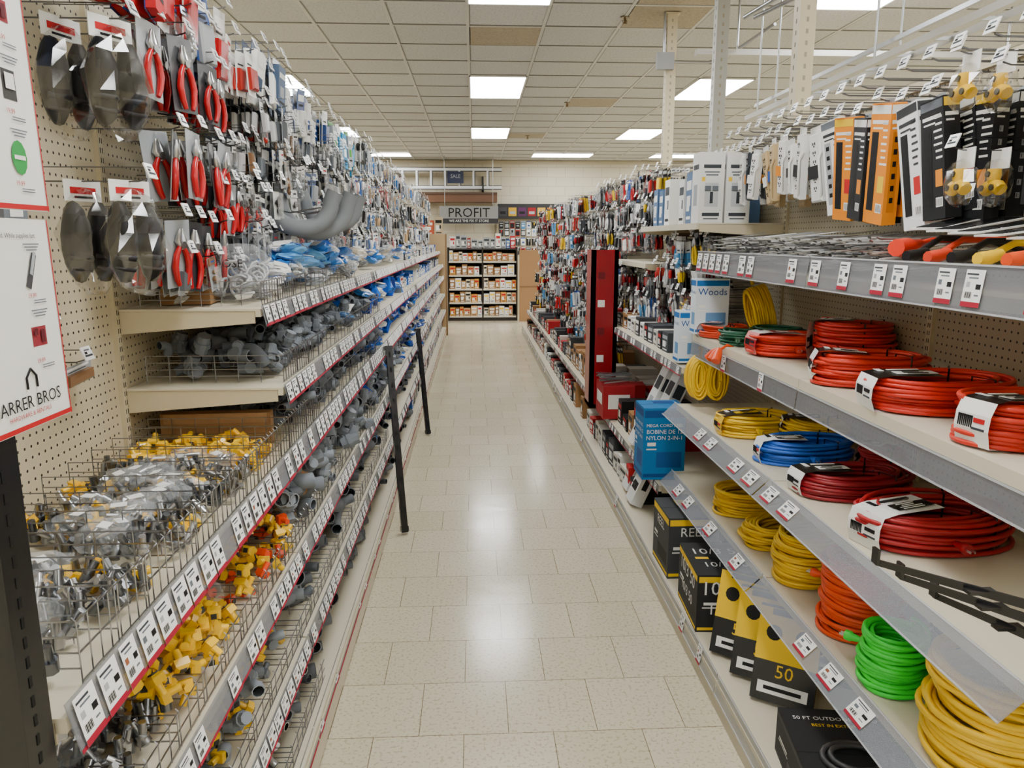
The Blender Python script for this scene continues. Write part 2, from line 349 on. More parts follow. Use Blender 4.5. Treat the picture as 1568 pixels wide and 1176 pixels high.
# ---------------------------------------------------------------- products
def hook(B,L=.25,tagc=True,wide=.0022):
    B.wire([(0,0,0),(0,-L+.02,0),(0,-L,.006)],wide,c(100,100,102))
    if tagc:
        B.wire([(0,0,.03),(0,-L-.004,.03)],.0016,c(100,100,102))
        B.push(T(0,-L-.008,.022)@RX(-22)); B.box(0,0,0,.042,.003,.034,c(250,250,250),'gloss'); B.q(0,-.006,.034,.005,DGREY,-.002); B.q(0,.008,.024,.004,GREY,-.002); B.q(-.008,.001,.012,.006,BLACK,-.002); B.pop()
def card(B,w,h,col,col2,style):
    if style!=5: B.box(0,0,-h/2,w,.0015,h,col,'gloss')
    if style==0:
        B.cbox(0,-.009,-h*.62,w*.78,.018,h*.5,.006,col2,'gloss'); B.q(0,-h*.15,w*.8,h*.12,WHITE,-.001); B.q(0,-h*.28,w*.6,h*.04,BLACK,-.001)
    elif style==1:
        for i in range(5): B.lump(U(-w*.28,w*.28),-.008,-h*U(.4,.85),w*U(.1,.22),.008,h*U(.05,.13),vary(col2,.4),'gloss',6,4)
        B.box(0,-.003,-h*.12,w,.004,h*.22,col2 if R.random()<.3 else WHITE,'matte'); B.q(0,-h*.12,w*.6,h*.05,R.choice([RED,BLACK,DGREY,BLUE]),-.0056); B.box(0,-.016,-h*.62,w*.94,.001,h*.7,WHITE,'clear')
    elif style==2:
        B.box(0,-.012,-h*.55,w*.9,.022,h*.85,col2,'matte'); B.q(0,-h*.3,w*.7,h*.1,WHITE,-.0238); B.q(0,-h*.6,w*.5,h*.2,col,-.0238); B.q(0,-h*.8,w*.7,h*.05,BLACK,-.0238)
    elif style==3:
        B.tube([(0,-.012,-h*.2),(0,-.012,-h*.25),(0,-.012,-h*.5),(0,-.012,-h*.54)],[w*.1,w*.17,w*.14,w*.09],col2,'gloss',8)
        B.cyl((0,-.012,-h*.54),(0,-.012,-h*.95),.0035,CHROME,'metal',6); B.q(0,-h*.1,w*.8,h*.1,WHITE,-.001)
    elif style==4: pliers(B,h,col2)
    elif style==5:
        for i in range(6): 
            B.push(T(U(-w*.3,w*.3),-.006,-h*U(.35,.9))@RY(U(0,180))); B.tube([(0,0,-h*.1),(0,0,h*.02),(0,0,h*.02),(0,0,h*.1)],[w*.07,w*.07,w*.1,w*.1],vary(col2,.3),R.choice(['metal','gloss']),6); B.pop()
        B.lump(0,-.006,-h*.55,w*.5,.012,h*.45,W_,'clear',8,5,.2)
        B.box(0,0,-h*.08,w*.9,.002,h*.16,col,'gloss'); B.q(0,-h*.09,w*.6,h*.04,BLACK,-.0015)
def pliers(B,h,col):
    for s in (-1,1):
        B.tube([(s*.006,-.01,-h*.38),(s*.02,-.01,-h*.5),(s*.028,-.01,-h*.68),(s*.022,-.01,-h*.86),(s*.014,-.01,-h*.96)],[.006,.008,.009,.008,.006],col,'gloss',7)
        B.tube([(s*.004,-.01,-h*.4),(-s*.012,-.01,-h*.3),(-s*.004,-.01,-h*.12)],[.009,.01,.003],CHROME,'metal',6)
    B.cyl((0,-.02,-h*.36),(0,0,-h*.36),.01,c(150,150,150),'metal',8)
def hang(B,side,xb,y0,y1,z,dy,pal,styles,hr=(.12,.16),n=(2,5),L=(.2,.26),far=False,wf=.8,p=.94,jz=.012,yaw=12,sp0=(.022,.032)):
    y=y0+dy/2
    while y<y1-dy*.3:
        if R.random()<p:
            B.push(S(side,xb,y+U(-.008,.008),z+U(-jz,jz)))
            l=U(*L); 
            if not far or R.random()<.7: hook(B,l)
            pc=R.choice(pal); st=R.choice(styles); h=U(*hr); w=dy*wf
            k=R.randint(*n); yy=-l+.02
            sp=U(*sp0)
            for i in range(k):
                B.push(T(0,yy,-.004)@RZ(U(-yaw,yaw))@RX(U(-4,8))@RY(U(-6,6)))
                card(B,w,h,vary(pc[0]),vary(pc[1]),st if i<2 or far else (st if st!=1 else 0)); B.pop()
                yy+=sp
                if yy>-.02: break
            B.pop()
        y+=dy
W_=WHITE; LG=c(160,165,170)
def build_hang(name,fn):
    B=Batch(); fn(B); B.build(name)
def f(B):
    for z in (2.15,1.93,1.70):
        hang(B,-1,LB,1.95 if z<2 else 1.88,2.5,z,.12,[(c(70,70,74),RED),(c(50,50,54),RED),(LG,RED)],[4],(.16,.19),(2,3),(.24,.28),yaw=25,sp0=(.045,.06))
    hang(B,-1,LB,2.3,2.75,1.82,.10,[(DGREY,RED),(LG,RED)],[4],(.14,.16),(2,3),yaw=25,sp0=(.04,.055))
build_hang('hanging_crimping_pliers',f)
palA=[(W_,LG),(W_,GREY),(LG,c(130,95,65)),(W_,BLACK),(DGREY,CHROME),(W_,c(175,40,32)),(c(70,100,150),LG),(W_,CHROME),(LG,c(90,94,100)),(BLACK,GREY),(W_,c(60,50,45))]
def f(B):
    for z in (2.12,1.98,1.84,1.70):
        hang(B,-1,LB,2.55 if z<2.1 else 2.75,4.6,z,.08,palA,[1,5,5,0],(.12,.15),(3,6),(.22,.30),jz=.03)
    hang(B,-1,LB,2.1,3.0,2.26,.09,palA,[1,5,0],(.12,.16),(3,5),(.22,.28))
    hang(B,-1,LB,2.0,2.9,1.60,.08,palA,[1,5,0],(.09,.11),(3,5),(.2,.28))
    hang(B,-1,LB,1.1,1.45,1.78,.12,palA,[0,2],(.1,.13),(1,2),(.16,.2))
    hang(B,-1,LB,1.1,1.45,1.50,.12,palA,[0],(.08,.1),(1,1),(.2,.24),p=.6)
    hang(B,-1,LB,1.25,2.05,1.36,.16,palA,[0],(.05,.06),(1,1),(.06,.09),p=.7)
build_hang('hanging_hardware_packets',f)
BP=c(24,64,130); 
def f(B):
    hang(B,-1,LB,1.35,1.75,2.36,.2,[(BP,c(24,48,100)),(c(36,72,140),c(80,120,175))],[2],(.18,.2),(3,5),(.24,.28))
    hang(B,-1,LB,1.75,2.25,2.38,.13,[(RED,c(180,190,210)),(W_,RED),(BP,c(190,20,30))],[2,0],(.2,.24),(3,5),(.24,.28))
    hang(B,-1,LB,2.25,2.6,2.34,.13,[(W_,RED),(BP,LG),(LG,W_)],[2,0],(.2,.24),(3,5),(.24,.28))
    hang(B,-1,LB,2.6,3.3,2.32,.14,[(BP,c(30,70,130)),(LG,c(80,100,130)),(c(50,70,100),W_)],[2,0],(.18,.22),(3,5),(.24,.30))
    hang(B,-1,LB,3.3,4.3,2.29,.11,[(BP,W_),(LG,W_),(W_,BP)],[0,2],(.18,.24),(3,5),(.22,.28))
    hang(B,-1,LB,4.3,5.2,2.29,.11,[(c(40,150,60),W_),(W_,c(40,140,190)),(c(60,150,40),LG)],[0,2],(.18,.24),(3,5),(.22,.28))
build_hang('hanging_blister_packs',f)
palF=[(W_,LG),(W_,GREY),(W_,BLACK),(c(40,95,165),W_),(W_,c(40,105,175)),(c(195,30,25),W_),(LG,c(170,170,170)),(W_,c(190,155,110)),(c(210,205,190),DGREY),(DGREY,LG)]
def f(B):
    for z in (2.3,2.08,1.88,1.68):
        hang(B,-1,LB,4.6 if z<2.2 else 5.2,8.2,z,.095,palF,[0,1,3,5],(.14,.19),(2,4),(.2,.28),jz=.03)
    for z in (2.3,2.05,1.8,1.6):
        hang(B,-1,LB,8.2,13.05,z,.12,palF,[0,2,3],(.14,.2),(1,2),(.2,.28),far=True)
build_hang('hanging_electrical_packs',f)
# knee pads in glossy clear bags : angled toward aisle
for (y,z) in ((1.70,2.10),(1.72,1.775)):
    B=Batch(); B.push(S(-1,LB,y,z)); hook(B,.29)
    for i in range(2):
        yy=-.25+i*.10
        B.push(T(0,yy,0)@RZ(-28+10*i))
        B.box(0,0,-.02,.10,.002,.045,W_,'gloss'); B.q(.0,-.02,.07,.014,RED,-.0016); B.q(0,-.034,.05,.005,BLACK,-.0016)
        for sx in (-.034,.034):
            B.lump(sx,-.005,-.13,.030,.030,.088,c(9,9,12),'rubber',12,9,.09,True)
            B.lump(sx,-.022,-.11,.022,.016,.04,c(24,24,28),'rubber',10,6,.08,True)
            B.tube([(sx-.026,-.01,-.16),(sx,-.04,-.165),(sx+.026,-.01,-.16)],.007,c(30,30,34),'rubber',6)
            B.tube([(sx-.026,-.01,-.185),(sx,-.035,-.19),(sx+.026,-.01,-.185)],.005,c(26,26,30),'rubber',6)
        B.lump(0,-.008,-.13,.074,.045,.115,c(220,225,230),'bagfilm',12,9,.14,False)
        B.pop()
    B.pop(); B.build('knee_pad_bag')
B=Batch(); B.push(S(-1,LB,1.28,1.62)); hook(B,.2)
B.cbox(0,-.16,-.07,.08,.06,.12,.01,c(190,165,130),'gloss'); 
for i in range(3): B.box(-.012,-.191,-.04-.025*i,.005,.002,.012,BLACK); B.box(.012,-.191,-.04-.025*i,.005,.002,.012,BLACK)
B.pop(); B.build('outlet_tap')
def fitting(B,r,col):
    k=R.random()
    if k<.5:
        B.tube([(0,0,0),(0,0,r*1.1),(0,0,r*1.1),(0,0,r*1.9),(0,0,r*1.9),(0,0,r*3)],[r,r,r*1.25,r*1.25,r,r],col,'matte',9,sm=False)
    elif k<.8:
        P=[(0,0,0),(0,0,r*1.2),(r*.4,0,r*2),(r*1.2,0,r*2.4),(r*2.4,0,r*2.4)]
        B.pipe(P,r,col,'matte',9)
    else:
        B.pipe([(-r*2,0,r),(r*2,0,r)],r,col,'matte',9); B.cyl((0,0,r),(0,0,r*2.6),r*.95,col,'matte',9)
def fittings(B,x0,x1,y0,y1,z,h,n,r=(.012,.02),col=GREY):
    for i in range(n):
        B.push(T(U(x0,x1),U(y0,y1),z+U(.01,h))@RZ(U(0,360))@RX(U(-90,90)))
        fitting(B,U(*r),vary(col,.25)); B.pop()
def wirebin(B,xf,xb,y0,y1,z,h,div=.15,fs=.03,r=.0013,col=c(150,151,155)):
    for zz in (z+.004,z+h*.5,z+h): B.wire([(xf,y0,zz),(xf,y1,zz)],r*1.2,col)
    y=y0
    while y<=y1+1e-4:
        B.wire([(xf,y,z),(xf,y,z+h),(xf-.006,y,z+h+.006)],r,col); y+=fs if y<2.6 else .08
    y=y0
    while y<=y1+1e-4:
        for k in range(4):
            zz=z+h*(.25+.25*k)
            B.wire([(xb,y,zz),(xf,y,zz)],r*1.1,col)
        for k in range(7):
            x=xf+(xb-xf)*k/6; B.wire([(x,y,z),(x,y,z+h)],r,col)
        y+=div if y<2.6 else div*2
B=Batch()
wirebin(B,-.615,-.96,2.2,3.9,1.462,.07,.19)
wirebin(B,-.565,-.96,2.2,4.5,1.237,.08,.17)
wirebin(B,-.555,-.965,.98,4.5,1.037,.095,.11)
wirebin(B,-.545,-.965,.98,4.5,.737,.07,.13,fs=.045)
wirebin(B,-.535,-.965,.98,4.5,.462,.065,.16,fs=.06)
wirebin(B,-.535,-.965,.98,2.4,.152,.065,.16,fs=.06)
B.build('wire_bin_dividers')
B=Batch(); fittings(B,-.93,-.60,2.24,4.4,1.24,.10,560); fittings(B,-.93,-.58,2.4,4.4,1.04,.11,560); B.build('grey_conduit_fittings')
FG=c(120,126,134)
B=Batch(); fittings(B,-.93,-.56,2.2,5.5,.74,.18,760,(.014,.026),FG); fittings(B,-.93,-.6,4.4,7,1.04,.09,200); fittings(B,-.93,-.56,1.2,2.2,.46,.14,150,(.012,.02),FG); B.build('grey_conduit_fittings')
def yconn(B,col):
    B.cbox(0,0,0,.028,.02,.024,.005,col,'gloss'); B.cyl((0,.01,0),(0,.032,0),.008,vary(col),'gloss',7); B.box(0,-.011,0,.012,.003,.012,c(60,60,60))
def scatter(B,fn,x0,x1,y0,y1,z,h,n,cols):
    for i in range(n):
        B.push(T(U(x0,x1),U(y0,y1),z+U(.012,h))@RZ(U(0,360))@RX(U(-60,60))); fn(B,vary(R.choice(cols))); B.pop()
YY=c(240,190,5)
B=Batch()
for (y0_,y1_,n_) in ((1.92,2.18,95),(1.68,1.80,40),(1.46,1.56,34),(1.22,1.29,26)): scatter(B,yconn,-.94,-.6,y0_,y1_,1.037,.05,n_,[YY,YY,YY,c(220,165,10)])
scatter(B,yconn,-.93,-.56,1.75,2.25,.737,.12,170,[YY,c(225,70,20),YY]); scatter(B,yconn,-.93,-.56,1.25,1.75,.737,.15,300,[YY]); scatter(B,yconn,-.93,-.56,1.2,2.0,.462,.1,130,[YY,YY,GREY]); B.build('yellow_wire_connectors')
def screwy(B,col):
    B.cyl((0,0,0),(0,0,.02),.011,col,'metal',8); B.cyl((0,0,.02),(0,0,.045),.007,col,'metal',8)
MG=[c(150,152,156),c(180,180,182),c(120,123,128)]
B=Batch(); scatter(B,screwy,-.94,-.58,.98,1.9,1.037,.035,330,MG); scatter(B,screwy,-.93,-.58,.98,1.3,.737,.05,180,MG); scatter(B,screwy,-.93,-.58,.98,1.6,.462,.06,220,MG)
scatter(B,screwy,-.93,-.58,1.0,2.4,.15,.1,260,MG); B.build('metal_conduit_connectors')
B=Batch()
for i in range(44):
    z=R.choice([1.05,1.06,1.05,.78,.8,.53]); B.push(T(U(-.9,-.64),U(1.05,2.0),z+.04)@RZ(U(0,360))@RX(U(-15,15))); B.lump(0,0,0,.06,.045,.028,c(230,235,240),'clear',9,6,.3)
    for k in range(4): B.cyl((U(-.03,.03),U(-.02,.02),0),(U(-.03,.03),U(-.02,.02),.01),.006,CHROME,'metal',6)
    B.box(0,0,.022,.03,.02,.001,W_); B.pop()
B.build('clear_parts_bags')
B=Batch(); B.push(T(-.86,2.32,1.463)@RZ(8)); B.box(0,0,.065,.14,.15,.13,CARD,'cardboard'); 
B.push(T(0,-.075,.13)@RX(-35)); B.box(0,-.03,0,.138,.06,.003,CARD,'cardboard'); B.pop(); B.pop(); B.build('cardboard_box')
B=Batch()
for i in range(34):
    a=[(.028*math.cos(t/10*6.283),.028*math.sin(t/10*6.283),0) for t in range(10)]
    B.push(T(U(-.82,-.66),U(2.3,2.5),1.49+U(0,.11))@RX(U(-80,80))@RY(U(-80,80))); B.tube(a,.0045,c(180,182,185),'gloss',5,closed=True); B.pop()
B.push(T(-.74,2.4,1.55)); B.lump(0,0,0,.12,.12,.09,c(235,238,242),'clear',12,8,.16); B.text('LOOSE',0,.03,.035,BLACK,-.12); B.pop()
B.build('bag_of_rings')
def bags(B,x0,x1,y0,y1,z,n,cols,s=.05,hz=.06):
    for i in range(n):
        B.push(T(U(x0,x1),U(y0,y1),z+U(.015,hz))@RZ(U(0,360))@RX(U(-35,35))@RY(U(-20,20)))
        k=U(.7,1.3)*s; cc=vary(R.choice(cols))
        B.lump(0,0,0,k,k*.7,k*.32,cc,R.choice(['gloss','frost','gloss']),9,6,.28)
        B.box(0,0,k*.33,k*1.1,k*.7,.001,R.choice([W_,BLUE,W_,cc]),'gloss'); B.pop()
LBL=c(50,125,205)
B=Batch(); bags(B,-.92,-.66,2.5,4.4,1.47,150,[W_,LG,W_,c(100,150,210),c(190,195,202)],.045,.09); bags(B,-.9,-.65,2.8,3.9,1.53,110,[LBL,LBL,W_,c(100,170,225)],.05,.10)
bags(B,-.9,-.66,2.25,2.5,1.46,14,[W_,LG],.04)
bags(B,-.9,-.6,3.2,5,1.27,110,[W_,LG,LBL,c(100,150,210)],.05,.1); bags(B,-.88,-.6,4.4,6.4,1.25,90,[W_,c(210,205,190),BLUE,LBL],.055,.12)
bags(B,-.88,-.58,3.6,8,1.04,150,[W_,BLUE,LBL,LG],.055,.14); bags(B,-.9,-.64,4.4,8,1.47,120,[W_,LG,c(215,205,185),LBL],.05,.12)
bags(B,-.88,-.56,5.0,9,.74,100,[W_,LG,BLUE],.055,.16)
B.build('bagged_cable_clamps')
B=Batch(); PG=c(122,126,131)
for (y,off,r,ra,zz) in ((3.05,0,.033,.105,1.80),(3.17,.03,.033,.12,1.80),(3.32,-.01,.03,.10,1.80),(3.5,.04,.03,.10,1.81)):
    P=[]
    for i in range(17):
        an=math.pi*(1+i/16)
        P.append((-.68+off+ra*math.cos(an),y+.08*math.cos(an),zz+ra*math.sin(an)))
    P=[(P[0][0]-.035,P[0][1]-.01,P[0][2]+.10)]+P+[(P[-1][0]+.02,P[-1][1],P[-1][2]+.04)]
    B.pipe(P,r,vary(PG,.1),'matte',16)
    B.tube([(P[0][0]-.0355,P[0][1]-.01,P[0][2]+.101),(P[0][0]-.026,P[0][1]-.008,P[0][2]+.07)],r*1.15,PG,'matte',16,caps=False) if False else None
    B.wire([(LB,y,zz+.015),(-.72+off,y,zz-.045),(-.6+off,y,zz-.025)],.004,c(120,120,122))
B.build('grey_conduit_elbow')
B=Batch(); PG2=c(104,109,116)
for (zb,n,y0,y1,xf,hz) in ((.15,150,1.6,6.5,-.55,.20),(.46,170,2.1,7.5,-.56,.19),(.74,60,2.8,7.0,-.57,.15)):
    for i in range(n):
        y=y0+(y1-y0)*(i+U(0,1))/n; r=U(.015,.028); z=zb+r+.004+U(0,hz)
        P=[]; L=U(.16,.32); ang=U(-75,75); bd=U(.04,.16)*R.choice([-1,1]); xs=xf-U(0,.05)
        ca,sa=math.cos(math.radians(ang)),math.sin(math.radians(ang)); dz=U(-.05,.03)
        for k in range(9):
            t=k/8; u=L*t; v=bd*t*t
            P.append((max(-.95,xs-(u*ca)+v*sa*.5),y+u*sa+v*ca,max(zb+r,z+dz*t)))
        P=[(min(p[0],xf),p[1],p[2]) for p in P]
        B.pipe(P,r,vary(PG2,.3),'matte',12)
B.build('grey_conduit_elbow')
B=Batch()
for i in range(12):
    y=1.2+i*.13; P=[(-.56,y,.2+U(.02,.12)),(-.7,y+.05,.22+U(0,.1)),(-.9,y+U(-.1,.1),.22+U(0,.08))]
    B.pipe(P,.013,c(200,202,204),'metal',10)
B.build('metal_conduit_elbows')
B=Batch(); B.push(T(-.78,2.24,1.04)@RZ(3)); B.box(0,0,.05,.32,.04,.10,CARD,'cardboard'); B.box(0,-.022,.085,.3,.004,.03,c(178,138,94),'cardboard'); B.pop(); B.build('cardboard_box')
B=Batch(); B.push(T(-.70,2.42,.80)@RZ(-8)); B.box(0,0,.05,.22,.2,.1,CARD,'cardboard'); B.pop(); B.build('cardboard_box')
def prodbox(B,w,d,h,col,col2,lab=None):
    lab=lab or W_
    B.box(0,0,h/2,w,d,h,col,'matte')
    B.q(0,h*.75,w*.8,h*.18,col2,-d/2-.0008); B.q(-w*.1,h*.4,w*.5,h*.3,lab,-d/2-.0008); B.q(0,h*.12,w*.7,h*.06,BLACK if sum(col)>1 else WHITE,-d/2-.0008)
    B.q(w*.2,h*.45,w*.2,h*.2,col2,-d/2-.0012)
def fill(B,side,xf,xb,z,y0,y1,hr,pal,wr=(.08,.16),gap=.01,rows=2):
    y=y0
    while y<y1:
        w=U(*wr); pc=R.choice(pal); h=U(*hr); dep=abs(xb-xf)/rows
        for k in range(rows):
            x=xf+(.01+dep*(k+.5)) if side>0 else xf-(.01+dep*(k+.5))
            if R.random()<.9:
                B.push(S(side,x,y+w/2,z)@RZ(U(-4,4))); prodbox(B,w*.92,dep*.9,h*U(.8,1),vary(pc[0]),pc[1]); B.pop()
        y+=w+gap
palB=[(BLUE,W_),(c(30,100,190),W_),(W_,BLUE),(LG,W_),(W_,GREY),(DGREY,LG),(W_,RED),(c(210,205,190),DGREY),(GREY,W_)]
B=Batch()
fill(B,-1,-.64,-.95,1.46,7,13,(.06,.12),palB); fill(B,-1,-.60,-.95,1.235,6.4,13,(.08,.15),palB)
fill(B,-1,-.59,-.95,1.035,8,13,(.08,.14),palB); fill(B,-1,-.58,-.95,.735,8,13,(.1,.2),palB)
fill(B,-1,-.57,-.95,.46,7.6,13,(.1,.2),palB); fill(B,-1,-.55,-.95,.15,6.6,13,(.1,.24),palB)
B.build('boxed_electrical_supplies')
B=Batch(); bl=[c(12,90,205),c(20,115,225),c(12,70,180)]
def ebox(B,col):
    B.box(0,0,0,.055,.04,.09,col,'gloss'); B.box(0,-.0205,0,.042,.001,.076,tuple(v*.35 for v in col)); B.box(0,-.02,.05,.02,.004,.014,col,'gloss'); B.box(0,-.02,-.05,.02,.004,.014,col,'gloss')
scatter(B,ebox,-.88,-.61,4.2,7.0,1.24,.12,110,bl+[GREY]); scatter(B,ebox,-.88,-.60,3.4,7.4,1.04,.13,240,bl); scatter(B,ebox,-.88,-.59,3.8,8,.80,.20,280,bl+[GREY])
scatter(B,ebox,-.88,-.59,4.0,8,.54,.18,230,bl); B.build('blue_outlet_boxes')
for (p0,p1) in (((-.50,4.30,1.05),(-.41,4.05,.012)),((-.49,6.42,.90),(-.41,6.25,.012))):
    B=Batch(); a=Vector(p0); d=Vector(p1); dr=(d-a); L=dr.length
    q=dr.to_track_quat('Z','Y').to_matrix().to_4x4()
    B.push(T(*p0)@q)
    K=c(30,31,34)
    B.box(0,.012,L/2,.036,.003,L,K,'gloss'); B.box(.0165,0,L/2,.003,.024,L,K,'gloss'); B.box(-.0165,0,L/2,.003,.024,L,K,'gloss')
    for i in range(int(L/.09)): B.box(0,.0138,.05+i*.09,.012,.001,.03,c(8,8,8))
    B.box(0,0,L-.02,.042,.036,.03,K,'gloss'); B.box(0,-.02,.01,.045,.06,.02,K,'gloss')
    B.pop(); B.build('strut_channel')
B=Batch(); B.bx(-.62,-.545,.83,.885,0,1.44,c(20,20,22),'gloss')
for i in range(50): B.bx(-.6,-.588,.8285,.8299,.1+i*.026,.114+i*.026,c(4,4,4)); B.bx(-.5455,-.5442,.85,.856,.1+i*.026,.114+i*.026,c(4,4,4))
B.bx(-.66,-.5,.80,.91,0,.02,c(24,24,26),'gloss'); B.build('endcap_post')
def poster(z0,z1,top):
    B=Batch(); yc=.76; w=.48; h=z1-z0
    B.push(S(-1,-.538,yc,z0)@RX(-1)); B.box(0,.002,h/2,w,.003,h,WHITE,'gloss')
    B.q(0,.004,w,.006,RED,-.0003); B.q(w/2-.002,h/2,.002,h,RED,-.0003)
    if top: B.q(0,h-.02,w,.04,RED,-.0003); B.text('While supplies last.',.16,h-.06,.018,RED)
    else:
        B.text('Quantities are limited. While supplies last.',.14,h-.020,.008,BLACK)
        B.text('FARRER BROS',.150,.032,.022,BLACK); B.text('HARDWARE & RENTALS',.150,.018,.008,RED)
        B.tube([(.15,-.001,.048),(.15,-.001,.062),(.160,-.001,.072),(.17,-.001,.062),(.17,-.001,.048)],.0014,BLACK,n=4)
    n=3 if top else 2
    for i in range(n):
        for j in range(2):
            z=h-.11-i*.082 if top else h-.062-i*.08
            x=.19-j*.12
            kind=(i+j*2+top)%4
            if kind==0: B.push(T(x,-.001,z)@RY(25)); B.q(0,0,.010,.045,c(60,60,64)); B.q(0,.01,.006,.03,LG,-.0004); B.pop()
            elif kind==1: B.q(x,z,.03,.024,c(140,40,50)); B.q(x+.006,z,.008,.016,c(90,20,30),-.0014); B.q(x-.008,z+.006,.008,.008,c(90,20,30),-.0014)
            elif kind==2: B.q(x,z,.026,.034,c(60,60,60)); B.q(x,z+.004,.018,.018,W_,-.0014)
            else: B.push(T(x,-.001,z)); B.add([(.015*math.cos(t*.5236),0,.020*math.sin(t*.5236)) for t in range(12)],[tuple(range(12))],c(40,150,70)); B.q(0,0,.022,.005,W_,-.0006); B.pop()
            B.text('19.99',x-.005,z-.030,.008,RED)
            for t in range(3): B.q(x+.006,z+.032-t*.0035,.034-.006*t,.0014,GREY,-.001)
            for t in range(2): B.q(x+.01,z-.036-t*.003,.026,.0012,GREY,-.001)
    B.pop(); B.build('sale_poster')
poster(1.425,1.675,False); poster(1.685,2.02,True)
# ================= RIGHT SIDE =================
def coil(name,x,y,z,rx,ry,loops,r,col,rz=0,across=3,label=None,tilt=0,jit=.016,mid=False):
    B=Batch(); B.push(T(x,y,z)@RZ(rz)@RX(tilt))
    P=[]; N=36
    wob=[(U(-jit,jit),U(-jit,jit),U(0,6.28)) for _ in range(loops+1)]
    for j in range(loops):
        l0,a0=j//across,j%across
        if l0%2: a0=across-1-a0
        l1,a1=(j+1)//across,(j+1)%across
        if l1%2: a1=across-1-a1
        for k in range(N):
            t=k/N; s=max(0,(t-.75)/.25); s=s*s*(3-2*s)
            L_=l0+(l1-l0)*s; A_=a0+(a1-a0)*s
            w0=wob[j]; w1=wob[j+1]; wx=w0[0]+(w1[0]-w0[0])*s; wy=w0[1]+(w1[1]-w0[1])*s; ph=w0[2]+(w1[2]-w0[2])*s
            off=(A_-(across-1))*2.0*r
            an=2*math.pi*t
            rr=1+(.02+jit)*math.sin(3*an+ph)*.8
            P.append(((rx+off)*rr*math.cos(an)+wx,(ry+off)*rr*math.sin(an)+wy,r*1.3+L_*1.75*r+.3*r*math.sin(2*an+ph)))
    B.tube(P,r,col,'cord',7)
    top=r*2+((loops-1)//across)*1.75*r+r*.5
    if label:
        lc,lc2=label
        wd=rx*U(.85,1.15); cx=rx*.98-wd/2; dd=ry*U(.7,.95); ex=wd/2+.006
        B.push(T(cx,U(-.02,.02),0)@RZ(U(-14,14))@RY(U(-4,4)))
        # printed sleeve: top sheet, rounded aisle-side wrap, underside
        prof=[(-wd/2,top+.004),(wd*.3,top+.008),(ex,top+.002),(ex+.012,top*.72),(ex+.014,top*.4),(ex+.004,.003),(-wd/2,.001)]
        vs=[];
        for (px,pz) in prof: vs+= [(px,-dd/2,pz),(px,dd/2,pz)]
        B.add(vs,[(2*i,2*i+1,2*i+3,2*i+2) for i in range(2)],lc,'gloss'); B.add(vs,[(2*i,2*i+1,2*i+3,2*i+2) for i in range(2,6)],W_ if R.random()<.6 else lc2,'gloss')
        zt=top+.0095
        B.box(-wd*.12,dd*.14,zt,wd*.62,dd*.36,.001,lc2,'gloss'); B.box(-wd*.05,-dd*.28,zt,wd*.5,dd*.10,.001,BLACK if lc==W_ else W_)
        for q_ in range(4): B.box(-wd*.1+U(-.01,.01),dd*(.02+.09*q_),zt+.0009,wd*U(.2,.45),dd*.035,.0008,BLACK if sum(lc2)>.5 else W_)
        for q_ in range(9): B.box(wd*.33,-dd*.4+q_*.004,zt,.016,.002,.001,BLACK if lc==W_ else W_)
        for q_ in range(8): B.box(ex+.0135,-dd*.38+q_*.005,top*.55,.003,.0025,top*.26,BLACK)
        B.box(ex+.0135,dd*.2,top*.6,.003,dd*.3,top*.1,RED if R.random()<.5 else BLACK); B.box(ex+.0135,dd*.2,top*.42,.003,dd*.36,top*.05,DGREY)
        # clear film over the sleeve
        B.lump(0,0,top*.55,wd*.62,dd*.62,top*.62,W_,'bagfilm',12,7,.06,False) if False else None
        B.pop()
        # black tie straps round the bundle
        for an in (115,235):
            ca,sa=math.cos(math.radians(an)),math.sin(math.radians(an)); ri,ro=rx-across*2*r-.003,rx+.006
            ri2,ro2=ry-across*2*r-.003,ry+.006
            B.tube([(ri*ca,ri2*sa,.004),(ri*ca,ri2*sa,top+.004),(ro*ca,ro2*sa,top+.004),(ro*ca,ro2*sa,.004)],.0028,BLACK,'gloss',5,closed=True,sm=False)
    if not mid:
        B.push(T(rx*.2,ry+.012,top*.5)@RZ(90)); B.tube([(0,0,0),(.025,0,0),(.03,0,0),(.045,0,0)],[r*1.1,r*1.7,r*2.2,r*2.2],vary(col),'cord',8)
        for s in (-1,1): B.box(.052,s*.006,0,.016,.0015,.006,CHROME,'metal')
        B.pop()
    B.pop(); return B.build(name)
OR=c(210,44,20); RD=c(165,14,24); YC=c(240,196,4); GN=c(10,78,50); BC=c(34,100,205); NG=c(40,225,60); ORG=c(232,76,10)
LW=(W_,RED); LK=(c(40,40,42),YC)
z2=1.201
coil('extension_cord',1.17,3.44,z2,.10,.085,16,.0055,c(215,60,20),160,3,(W_,RED))
coil('extension_cord',1.35,3.24,z2,.12,.1,26,.0055,GN,160,4)
coil('extension_cord',1.17,3.20,z2,.085,.08,18,.0055,GN,160,3)
coil('extension_cord',1.27,2.88,z2,.17,.12,32,.0058,OR,172,4,LW)
coil('extension_cord',1.36,2.60,z2,.125,.11,60,.006,c(195,32,20),140,4,(BLACK,W_))
coil('extension_cord',1.25,2.27,z2,.17,.105,34,.006,OR,176,4,(BLACK,W_))
coil('extension_cord',1.25,1.93,z2,.18,.12,30,.0062,c(205,38,20),183,4,(BLACK,W_))
coil('extension_cord',1.26,1.58,z2,.17,.12,36,.0062,OR,190,4,(BLACK,W_))
coil('extension_cord',1.26,1.32,z2,.15,.11,34,.0062,OR,150,4,LW)
z3=.851
coil('extension_cord',1.18,3.0,z3,.15,.10,30,.0058,YC,176,4,LK)
